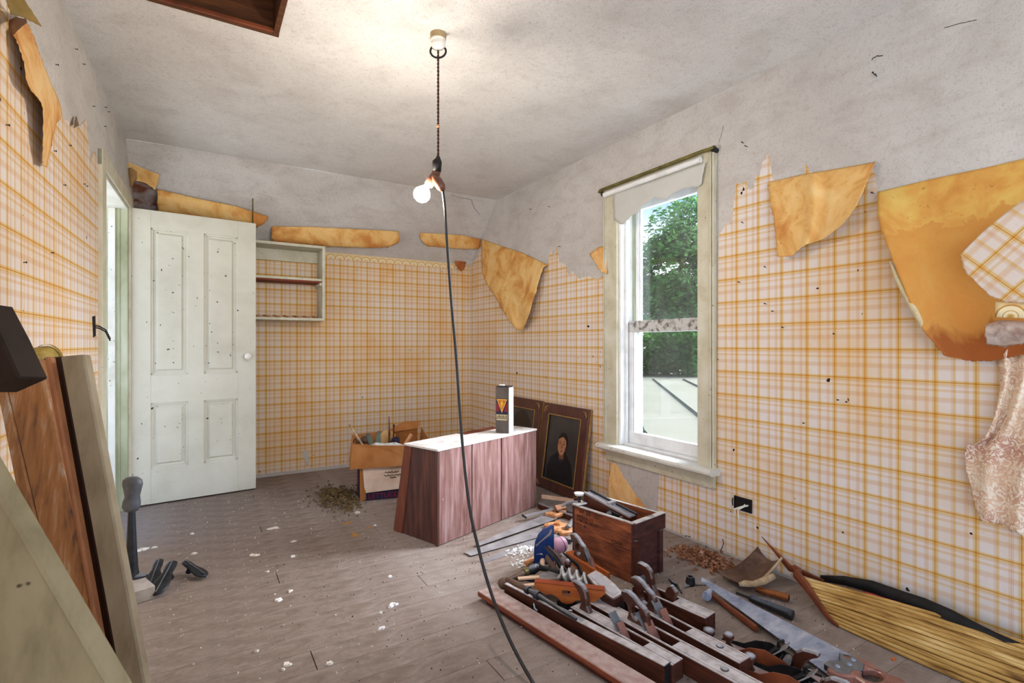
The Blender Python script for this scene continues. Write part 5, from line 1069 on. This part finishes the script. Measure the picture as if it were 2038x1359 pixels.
# black grip tool
g0 = G(1492, 1190, .024); g1 = G(1578, 1224, .022); t = thing('rubber_grip_tool', 'black perforated rubber grip poking out from under the big saw', 'tool handle', ((g0+g1)/2).to_2d().to_3d())
P = [g0.lerp(g1, i/10) for i in range(11)]; obj('grip', TB(P, [.012, .014, .015, .016, .016, .0165, .017, .018, .019, .0195, .019], 14), mRubber, t, world=True, smooth=True)
bm = bmesh.new()
for i in range(16):
    c = g0.lerp(g1, .04+i*.055); ax_ = (g1-g0).normalized(); s1_ = ax_.cross(Vector((0, 0, 1))).normalized()
    for j in range(5):
        a_ = (j-2)*.42; nrm = Vector((0, 0, 1))*math.cos(a_)+s1_*math.sin(a_); q = c+nrm*(.0145+.004*(i/16)); tube(bm, [q-nrm*.001, q+nrm*.0012], .0022, 5)
o = obj('grip_studs', bm, M('grey_stud', [(70, 82, 100), (100, 112, 130)], 10), t, world=True); o['kind'] = 'stuff'
obj('shaft', TB([g0-(g1-g0).normalized()*.06, g0], .006, 8), mIron, t, world=True)
# copper tube handle
t = thing('copper_tube_handle', 'worn copper-brown tubular handle sticking out below the leather scoop', 'tool handle', G(1555, 1185, 0))
c0_ = G(1505, 1172, .022); c1_ = G(1570, 1190, .022); obj('tube', TB([c0_, c1_], [.014, .0165], 14), mCopper, t, world=True); obj('open_end', TB([c1_, c1_+(c1_-c0_).normalized()*.001], [.012, .012], 14), mDark, t, world=True)
# leather scoop and horn
def scoop(u, v):
    a = G(1424, 1152, 0).lerp(G(1508, 1134, 0), u); b_ = G(1478, 1183, 0).lerp(G(1556, 1160, 0), u); p = a.lerp(b_, v); p.z = .012+.055*(abs(u-.35)*1.1)**1.6*2+.05*(v-.5)**2*3*(.3+u)*.8; return p
bm = bmesh.new(); g = [[bm.verts.new(scoop(i/18, j/12)) for i in range(19)] for j in range(13)]
for j in range(12):
    for i in range(18): bm.faces.new((g[j][i], g[j][i+1], g[j+1][i+1], g[j+1][i])).smooth = True
t = thing('leather_scoop', 'curled cracked brown leather piece on the floor by the right wall', 'leather', G(1490, 1165, 0)); obj('sheet', bm, mLeather, t, world=True, solid=.004)
obj('rolled_edge', TB([scoop(i/12, 1.0)+Vector((0, 0, .003)) for i in range(13)], .0055, 8), mBone, t, world=True, smooth=True)
hp = [G(1471, 1163, .045), G(1482, 1161, .052), G(1500, 1162, .056), G(1520, 1156, .064), G(1540, 1147, .075)]
tag(obj('horn_piece', TB(hp, [.008, .015, .013, .016, .014], 12, sx=.8), mBone, None, world=True, smooth=True), 'pale curved horn piece lying on the leather scoop', 'horn')
# adze head
c = G(1374, 1164, 0); t = thing('adze_head', 'rusty-grey adze head with round socket on the floor near the leaf litter', 'tool', c)
bm = bmesh.new(); ring = 16; prof = [(.019, 0), (.022, .01), (.018, .04), (.013, .04), (.013, .004)]
for i in range(len(prof)-1):
    for k_ in range(ring):
        pass
vv = [[bm.verts.new((r*math.cos(2*math.pi*k_/ring), r*math.sin(2*math.pi*k_/ring), z)) for k_ in range(ring)] for r, z in prof]
for i in range(len(prof)-1):
    for k_ in range(ring): bm.faces.new((vv[i][k_], vv[i][(k_+1) % ring], vv[i+1][(k_+1) % ring], vv[i+1][k_]))
bmesh.ops.recalc_face_normals(bm, faces=bm.faces); obj('socket', bm, mIronD, t)
obj('blade', prism([(-.055, -.020), (-.02, -.014), (.02, -.016), (.06, -.036), (.10, -.034), (.115, .0), (.10, .034), (.06, .036), (.02, .014), (-.03, .014)], thick=.006, plane='xy', mat=Matrix.Translation((0, 0, .006)) @ Matrix.Rotation(-.15, 4, 'Z')), mSteelD, t, bevel=.002)
# dark shaving iron near the shorter plane
bar('bent_iron_scrap', 'bent dark iron scrap on the floor between the crate and the short plane', 'metal scrap', [G(1330, 1152, .01), G(1338, 1160, .018), G(1348, 1165, .016), G(1356, 1180, .02)], [.004, .010, .010, .005], mIronD, .5, 8)
bar('thin_batten', 'thin dusty batten on the floor beyond the cast-iron planes', 'stick', [G(1592, 1322, .005), G(1700, 1395, .005)], [.008, .008], mRail, 1, 4)  # plain greyish batten lying on the floor

# ------------------------------------------------------------------ model boat hull, stick, black cloth
t = thing('strip_planked_hull', 'long straw-coloured planked hull with brown stem lying along the right wall', 'model boat', (2.2, 1.0, 0))
# stations along the hull: bow at Y~1.12, running to Y~.25 ; face leans from the floor to the wall
n = 26
def hull(s, f):    # s 0..1 along, f 0..1 keel->gunwale
    k0 = Vector((2.165, 1.10, .004)); k1 = Vector((2.235, .15, .004)); g0_ = Vector((2.262, 1.285, .092)); g1_ = Vector((2.385, .15, .150))
    kb = k0.lerp(k1, s)+Vector((-.035*math.sin(math.pi*min(1, s*1.1)), 0, 0)); gb = g0_.lerp(g1_, s)+Vector((-.02*math.sin(math.pi*s), 0, .018*math.sin(math.pi*min(1, s*1.3))))
    p = kb.lerp(gb, f); bul = .022*math.sin(math.pi*f)*min(1, s*4+.1); return p+Vector((-bul, 0, bul*.6))
NP = 11
for j in range(NP):
    f0 = j/NP; f1 = (j+1)/NP-.004; bm = bmesh.new(); g = []
    for i in range(n+1):
        s = i/n; e_ = .0016*((j*7) % 3); row = [hull(s, f0)+Vector((-e_, 0, 0)), hull(s, (f0+f1)/2)+Vector((-e_-.0015, 0, .001)), hull(s, f1)+Vector((-e_, 0, 0))]; g.append([bm.verts.new(q) for q in row])
    for i in range(n):
        for k_ in range(2): bm.faces.new((g[i][k_], g[i+1][k_], g[i+1][k_+1], g[i][k_+1])).smooth = True
    o = obj('hull_plank', bm, mBoat, t, world=True, solid=.005)
bm = bmesh.new(); g = [[bm.verts.new(hull(i/n, f)+Vector((.012, 0, 0))) for f in (0.02, .25, .5, .75, .98)] for i in range(n+1)]
for i in range(n):
    for k_ in range(4): bm.faces.new((g[i][k_], g[i+1][k_], g[i+1][k_+1], g[i][k_+1]))
obj('inner_lining', bm, mStem, t, world=True)
obj('stem', TB([G(1668, 1246, .006)-Vector((0, 0, 0)), hull(0, .12), hull(0, .35), hull(0, .6), hull(0, .85), hull(0, 1.0)+Vector((0, .02, .012)), RW(1592, 1140, .07), RW(1578, 1128, .07)], [.007, .012, .015, .018, .022, .024, .022, .015], 8, sx=.6), mStem, t, world=True)
obj('gunwale', TB([hull(i/16, 1.0)+Vector((0, 0, .003)) for i in range(17)], .006, 6), mBoat, t, world=True)
bar('pointed_stick', 'brown tapering pointed stick leaning on the wall above the hull bow', 'stick', [RW(1516, 1068, .012), RW(1545, 1100, .035), RW(1572, 1130, .06), RW(1600, 1140, .06), RW(1640, 1156, .06)], [.002, .009, .018, .014, .006], mStem, .6, 8)
P = [(T(1646, 1146, 2.33)), T(1690, 1152, 2.24), T(1740, 1166, 2.14), T(1790, 1190, 2.03), T(1840, 1208, 1.94), T(1890, 1230, 1.86), T(1950, 1258, 1.79), T(2000, 1278, 1.73), T(2060, 1300, 1.68)]
P = [Vector((min(q.x, 2.375), q.y, q.z)) for q in P]
tag(obj('folded_umbrella', TB(P, [.014, .020, .026, .032, .034, .033, .026, .020, .014], 14, sx=.7), mCloth, None, world=True, smooth=True), 'folded black cloth umbrella lying between the planked hull and the wall', 'umbrella')
bar('red_float', 'small red tapered tip resting on the hull edge by the black cloth', 'float', [T(1718, 1178, 2.10), T(1735, 1183, 2.07), T(1755, 1190, 2.04), T(1795, 1200, 2.0)], [.003, .006, .005, .001], mRed)

# ------------------------------------------------------------------ cobbler's iron stand and lasts
kb = G(262, 1150, .062); blk = thing('wooden_block', 'small grey wooden block on the floor under the iron shoe stand', 'block', (kb.x, kb.y-.03, 0), .35)
obj('block', B(-.075, .055, -.13, .07, 0, .06), M('block_wood', [(120, 108, 96), (160, 150, 138)], 10, rough=.8, dust=.5), blk, bevel=.004)
st = thing('shoe_last_stand', "cast-iron cobbler's stand topped by a sole-shaped anvil", 'shoe last', kb)
def ellip(sections, seg=20, axis=None, bm=None, M4=None):
    bm = bm or bmesh.new(); rings = []
    for (c, ra, rb) in sections:
        rings.append([bm.verts.new((M4 @ (Vector(c)+Vector((ra*math.cos(2*math.pi*k_/seg), rb*math.sin(2*math.pi*k_/seg), 0)))) if M4 else Vector(c)+Vector((ra*math.cos(2*math.pi*k_/seg), rb*math.sin(2*math.pi*k_/seg), 0))) for k_ in range(seg)])
    for i in range(len(rings)-1):
        for k_ in range(seg): bm.faces.new((rings[i][k_], rings[i][(k_+1) % seg], rings[i+1][(k_+1) % seg], rings[i+1][k_]))
    bm.faces.new(list(reversed(rings[0]))); bm.faces.new(rings[-1]); bmesh.ops.recalc_face_normals(bm, faces=bm.faces); return bm
rz = Matrix.Rotation(-TH-.0, 4, 'Z')
obj('post', ellip([((0, 0, 0), .030, .03), ((0, 0, .04), .026, .024), ((0, 0, .15), .020, .018), ((0, 0, .30), .014, .014), ((0, 0, .325), .013, .013)], 10, M4=rz), mIron, st); obj('foot', ellip([((.0, 0, 0), .062, .028), ((0, 0, .008), .060, .026), ((0, 0, .016), .034, .022)], 16, M4=rz @ Matrix.Rotation(.4, 4, 'Z')), mIronD, st, smooth=True)
obj('sole_anvil', ellip([((-.002, 0, .300), .014, .012), ((-.002, 0, .306), .030, .024), ((-.002, 0, .325), .038, .030), ((0, 0, .345), .036, .030), ((.003, 0, .37), .030, .026), ((.004, 0, .40), .037, .028), ((.004, 0, .425), .044, .028), ((.003, 0, .443), .041, .026), ((.002, 0, .455), .026, .018), ((.002, 0, .459), .008, .006)], 22, M4=rz), M('anvil_grey', [(74, 78, 86), (104, 108, 114)], 20, rough=.5, metal=.4), st, smooth=True)
def last(label, toe, heel, wdt, post):
    toe = Vector(toe); heel = Vector(heel); d = heel-toe; L = d.length; t = thing('shoe_last', label, 'shoe last', (toe.x, toe.y, 0)); zq = d.normalized(); xq = zq.cross(Vector((0, 0, 1))).normalized(); yq = zq.cross(xq)
    M4 = Matrix(((xq.x, yq.x, zq.x, toe.x), (xq.y, yq.y, zq.y, toe.y), (xq.z, yq.z, zq.z, toe.z), (0, 0, 0, 1)))
    w_ = wdt; sec = [((0, 0, 0), w_*.2, .004), ((0, 0, .012), w_*.75, .007), ((0, 0, L*.2), w_, .009), ((0, 0, L*.36), w_*.98, .009), ((0, 0, L*.6), w_*.62, .009), ((0, 0, L*.8), w_*.68, .009), ((0, 0, L*.95), w_*.6, .008), ((0, 0, L), w_*.25, .004)]
    obj('sole', ellip(sec, 18, M4=M4), mIron, t, world=True, smooth=True)
    P = [M4 @ Vector(c) for c in ((0, .0, L*.04), (.0, 0, L*.5), (0, 0, L*.96))]; nrm = yq if yq.z > 0 else -yq
    obj('ridge', TB([q+nrm*.009 for q in P], .003, 6), mIronD, t, world=True)
    a_ = M4 @ Vector((0, 0, L*.72)); obj('post', TB([a_, a_-nrm*post*.5, a_-nrm*post], [.014, .011, .015], 10), mIron, t, world=True)
last('black iron shoe last lying sole up, front of the three on the floor', (-.163, 2.755, .018), (-.10, 2.925, .095), .036, .05)
last('black iron shoe last behind, pointing right, rightmost of the three', (.03, 2.86, .016), (-.06, 2.99, .06), .030, .035)
last('black iron shoe last behind, pointing left, next to the wooden block', (-.19, 2.86, .02), (-.16, 3.04, .075), .030, .045)

# ------------------------------------------------------------------ leaning boards in the left foreground
def lean(name, label, pxs, ts, thick, m, cat='board', away=None, bevel=.004, part=None):
    c4 = [T(x, y_, t_) for (x, y_), t_ in zip(pxs, ts)]
    nrm = (c4[1]-c4[0]).cross(c4[2]-c4[0]).normalized()
    if nrm.dot(D) < 0: nrm = -nrm
    bm = slab(c4, thick, nrm)
    if part is not None: return obj(name, bm, m, part, world=True, bevel=bevel)
    return tag(obj(name, bm, m, None, world=True, bevel=bevel), label, cat)
tt, tbm = 1.42, 1.30; yb_ = 685+1.12*F/tbm
def ex(x0, y0_, x1, y1_, y): return x0+(x1-x0)*(y-y0_)/(y1_-y0_)
lean('painted_board', 'tall grey-painted board leaning by the left wall, rightmost of the stack', [(119, 709), (166, 705), (ex(166, 705, 285, 1349, yb_), yb_), (ex(119, 709, 239, 1359, yb_), yb_)], [tt, tt, tbm, tbm], .028, mGreyBoard)
lean('gap_shade_filler', 'near-black added filler shading the gap between the grey board and the brown strip', [(84, 712), (121, 709), (ex(121, 709, 241, 1359, yb_), yb_), (ex(90, 712, 206, 1359, yb_), yb_)], [tt+.05, tt+.05, tbm+.05, tbm+.05], .02, M('gap_shade_black', [(36, 20, 14), (56, 32, 22)], 5, (6, 6, .8)))  # added near-black sheet; its colour imitates the shade in the gap
lean('narrow_strip', 'narrow brown wooden strip leaning right of the weathered planks', [(86, 711), (98, 709), (ex(98, 709, 214, 1359, yb_), yb_), (ex(86, 711, 205, 1359, yb_), yb_)], [tt-.01, tt-.01, tbm-.01, tbm-.01], .022, mStrip)
wp_ = thing('weathered_panel', 'weathered orange-brown plank panel leaning in the left foreground', 'board', T(120, 1500, tbm).to_2d().to_3d())
lean('plank', '', [(4, 735), (77, 714), (ex(77, 714, 206, 1323, yb_), yb_), (ex(4, 735, 80, 1060, yb_), yb_)], [tt, tt, tbm, tbm], .024, mBrownBoard, part=wp_)
lean('plank', '', [(-14, 744), (2.5, 736), (ex(2.5, 736, 78, 1060, yb_), yb_), (ex(-26, 748, 40, 1060, yb_), yb_)], [tt, tt, tbm, tbm], .024, mBrownBoard, part=wp_)
lean('foreground_board', 'close grey-green board slanting across the lower left corner', [(-90, 836), (-5, 982), (222, 1372), (560, 1952), (100, 1952), (-200, 1330)], [.92, .92, .90, .88, .88, .88], .03, M('grey_green_board', [(112, 100, 74), (134, 121, 92), (146, 133, 104)], 5, (3, 3, 1), rough=.75, specks=(14, .74, (60, 44, 30))))
lean('dark_beam', 'dark brown beam end poking in at the left edge above the planks', [(-35, 600), (2, 672), (38, 752), (-30, 782), (-90, 660)], [1.14, 1.12, 1.10, 1.10, 1.12], .06, M('beam_wood', [(22, 13, 10), (44, 28, 20)], 6, (3, 3, 1)), cat='beam')
a = T(2, 728, 1.46); b_ = T(96, 718, 1.60); t = thing('paper_roll', 'yellowed roll of old lining standing behind the leaning planks', 'roll', a)
obj('roll', TB([a, a.lerp(b_, .5), b_], [.040, .043, .046], 24), mRoll, t, world=True, smooth=False)
for r_ in (.048, .050, .052): obj('outer_layer', TB([b_-(b_-a)*.10*(r_-.044)*100*.3, b_+(b_-a)*.012*(r_-.046)*100], r_, 24, cap=False), mRoll, t, world=True)

# ------------------------------------------------------------------ floor debris
def chip(bm, c, r, seed, m4=None, thin=.0015):
    rnd = random.Random(seed); k_ = rnd.randint(5, 9); a0_ = rnd.random()*6; P = []
    for i in range(k_):
        a_ = a0_+2*math.pi*i/k_; rr = r*rnd.uniform(.45, 1.1); P.append(Vector((c.x+rr*math.cos(a_), c.y+rr*math.sin(a_)*.75, c.z)))
    lo = [bm.verts.new(q) for q in P]; hi = [bm.verts.new(c+(q-c)*.8+Vector((0, 0, thin*rnd.uniform(.8, 3)))) for q in P]
    bm.faces.new(hi)
    for i in range(k_): bm.faces.new((lo[i], lo[(i+1) % k_], hi[(i+1) % k_], hi[i]))
big = [((785, 1205), .030, mFlakeW), ((763, 1252), .020, mFlakeW), ((760, 1219), .010, mFlakeW), ((549, 1195), .022, mFlakeW), ((545, 1053), .040, mFlake), ((584, 1077), .022, mFlake), ((585, 1107), .018, mFlakeW), ((578, 1178), .017, mFlake), ((575, 1320), .020, mFlake), ((650, 1322), .018, mFlake), ((531, 1139), .014, mFlake), ((703, 1065), .040, mFlakeO), ((693, 1043), .034, mFlakeO), ((710, 1020), .035, mFlake), ((748, 1045), .013, mFlakeW), ((733, 1050), .020, mFlakeO), ((280, 1094), .040, mFlakeW), ((303, 1091), .022, mFlakeW), ((515, 1295), .016, mFlake), ((560, 1333), .013, mFlake), ((778, 1148), .014, mFlakeW), ((387, 1102), .018, mFlake), ((505, 1105), .030, mFlake), ((383, 1063), .012, mFlake), ((1776, 1313), .012, mOrange)]
FL = ['largest white triangular flake on the open floor, left of the black cord', 'white oval flake below the triangular one on the open floor', 'small white flake just left below the triangular white flake', 'long white sliver flake on the floor left of the centre', 'pale crumbly flake patch on the floor between door and cabinet', 'cream flake below the pale crumbly patch on the left floor', 'white split flake on the floor at the left end of the cabinet shadow', 'rounded cream flake above the long white sliver', 'cream flake near the bottom edge of the floor, right of a similar one', 'cream flake at the bottom edge of the floor, the rightmost of the low ones', 'small cream flake on the left floor above the long sliver', 'largest ochre flake in the shadow of the cabinet', 'ochre flake just above the largest one in the cabinet shadow', 'cream flake at the upper edge of the cabinet shadow', 'small white flake within the cabinet shadow', 'small ochre flake beside the white one in the cabinet shadow', 'white paper-like flake right of the shoe stand post', 'smaller white flake touching the paper-like flake by the shoe stand', 'cream flake low on the floor left of the bottom centre', 'small cream flake close to the bottom frame edge on the left', 'white flake on the bright floor left of the cord, before the cabinet', 'cream flake right above the iron shoe lasts', 'cream flake cluster at the far left of the cabinet shadow', 'small cream flake on the floor between door and shoe lasts', 'small orange chip on the floor beside the planked hull']
for i, ((x, y_), r, m_) in enumerate(big):
    bm = bmesh.new(); c = G(x, y_, .0005)
    for j in range(1 if r < .025 else 3): chip(bm, c+Vector((random.uniform(-r, r)*.6, random.uniform(-r, r)*.5, .0004*j)), r*(1 if r < .025 else .62), i*10+j, thin=.003)
    o = obj('plaster_flake', bm, m_, None, world=True)
    lab = 'white plaster flake lying loose on the dusty floor' if m_ is mFlakeW else 'cream crumbly plaster flake lying loose on the dusty floor' if m_ is mFlake else 'ochre crumbly flake on the floor in the cabinet shadow' if m_ is mFlakeO else 'small orange chip on the floor beside the planked hull'
    lab = FL[i]
    tag(o, lab, 'flake', ('white flakes on the floor' if m_ is mFlakeW else 'cream flakes on the floor' if m_ is mFlake else 'ochre flakes by the cabinet' if m_ is mFlakeO else None))
def scatter(name, label, n, fn, r0, r1, m, thin=.0015):
    bm = bmesh.new()
    for i in range(n):
        c = fn(); chip(bm, c, random.uniform(r0, r1)*random.random()**.5, 1000+i, thin=thin)
    o = obj(name, bm, m, None, world=True); return tag(o, label, 'debris', kind='stuff')
scatter('plaster_crumbs', 'countless tiny pale plaster crumbs strewn over the floor', 1500, lambda: Vector((random.uniform(-.2, 2.3), random.uniform(.9, 4.4), .0004)), .0015, .0055, mFlake)
scatter('dirt_specks', 'countless tiny dark dirt specks strewn over the floor', 700, lambda: Vector((random.uniform(.2, 2.35), random.uniform(.9, 3.0), .0004)), .001, .004, mDark2)
cc = G(1398, 1114, 0)
def gpt(c, s, zz_=.03):
    def f():
        a = random.gauss(0, 1); b2 = random.gauss(0, 1); return Vector((c.x+a*s[0], c.y+b2*s[1], .001+zz_*math.exp(-(a*a+b2*b2)/1.4)*random.random()))
    return f
def leaves(name, label, n, fn, r, m):
    bm = bmesh.new()
    for i in range(n):
        c = fn(); a = Vector((random.gauss(0, 1), random.gauss(0, 1), random.gauss(0, .5))).normalized(); b2 = a.orthogonal().normalized(); s = r*random.uniform(.5, 1.3); q = a.cross(b2)*s*.3; c.z += s*.4
        bm.faces.new([bm.verts.new(c+a*s), bm.verts.new(c+b2*s*.5+q), bm.verts.new(c-a*s), bm.verts.new(c-b2*s*.5+q)])
        for v_ in bm.verts[-4:] if False else []: pass
    for v_ in bm.verts:
        if v_.co.z < .0006: v_.co.z = .0006
    o = obj(name, bm, m, None, world=True); return tag(o, label, 'leaves', kind='stuff')
leaves('dry_leaf_litter', 'small heap of dry brown leaves on the floor at the right wall', 520, gpt(cc, (.05, .08), .05), .016, mLeaf)
leaves('dry_leaf_litter', 'pile of dark dry shreds on the floor left of the cardboard boxes', 900, gpt(Vector((.86, 3.86, 0)), (.07, .16), .05), .014, M('dark_litter', [(62, 48, 30), (104, 84, 54), (140, 118, 80)], 30, rough=.9))
leaves('wood_shavings', 'white crumbly shavings heaped on the floor beside the blue plate', 150, gpt(G(1040, 1098, 0), (.05, .03), .02), .011, mFlakeW)
leaves('wood_shavings', 'white crumbs on the floor beside the short orange handle', 45, gpt(G(1036, 1122, 0), (.025, .02), .01), .009, mFlakeW)
for P_, lb_ in (([(1412, 1103), (1402, 1092), (1405, 1086), (1411, 1093), (1412, 1100)], 'looped dark twig at the foot of the right wall above the leaf heap'), ([(1424, 1107), (1432, 1100), (1438, 1088), (1440, 1080), (1438, 1072)], 'thin forked dark twig standing against the foot of the right wall')):
    tag(obj('dry_twig', TB([T(x, y_, RW(x, 1105, .01).to_2d().dot(D.to_2d())) for x, y_ in P_], .0022, 5), mDark2, None, world=True), lb_, 'twig')
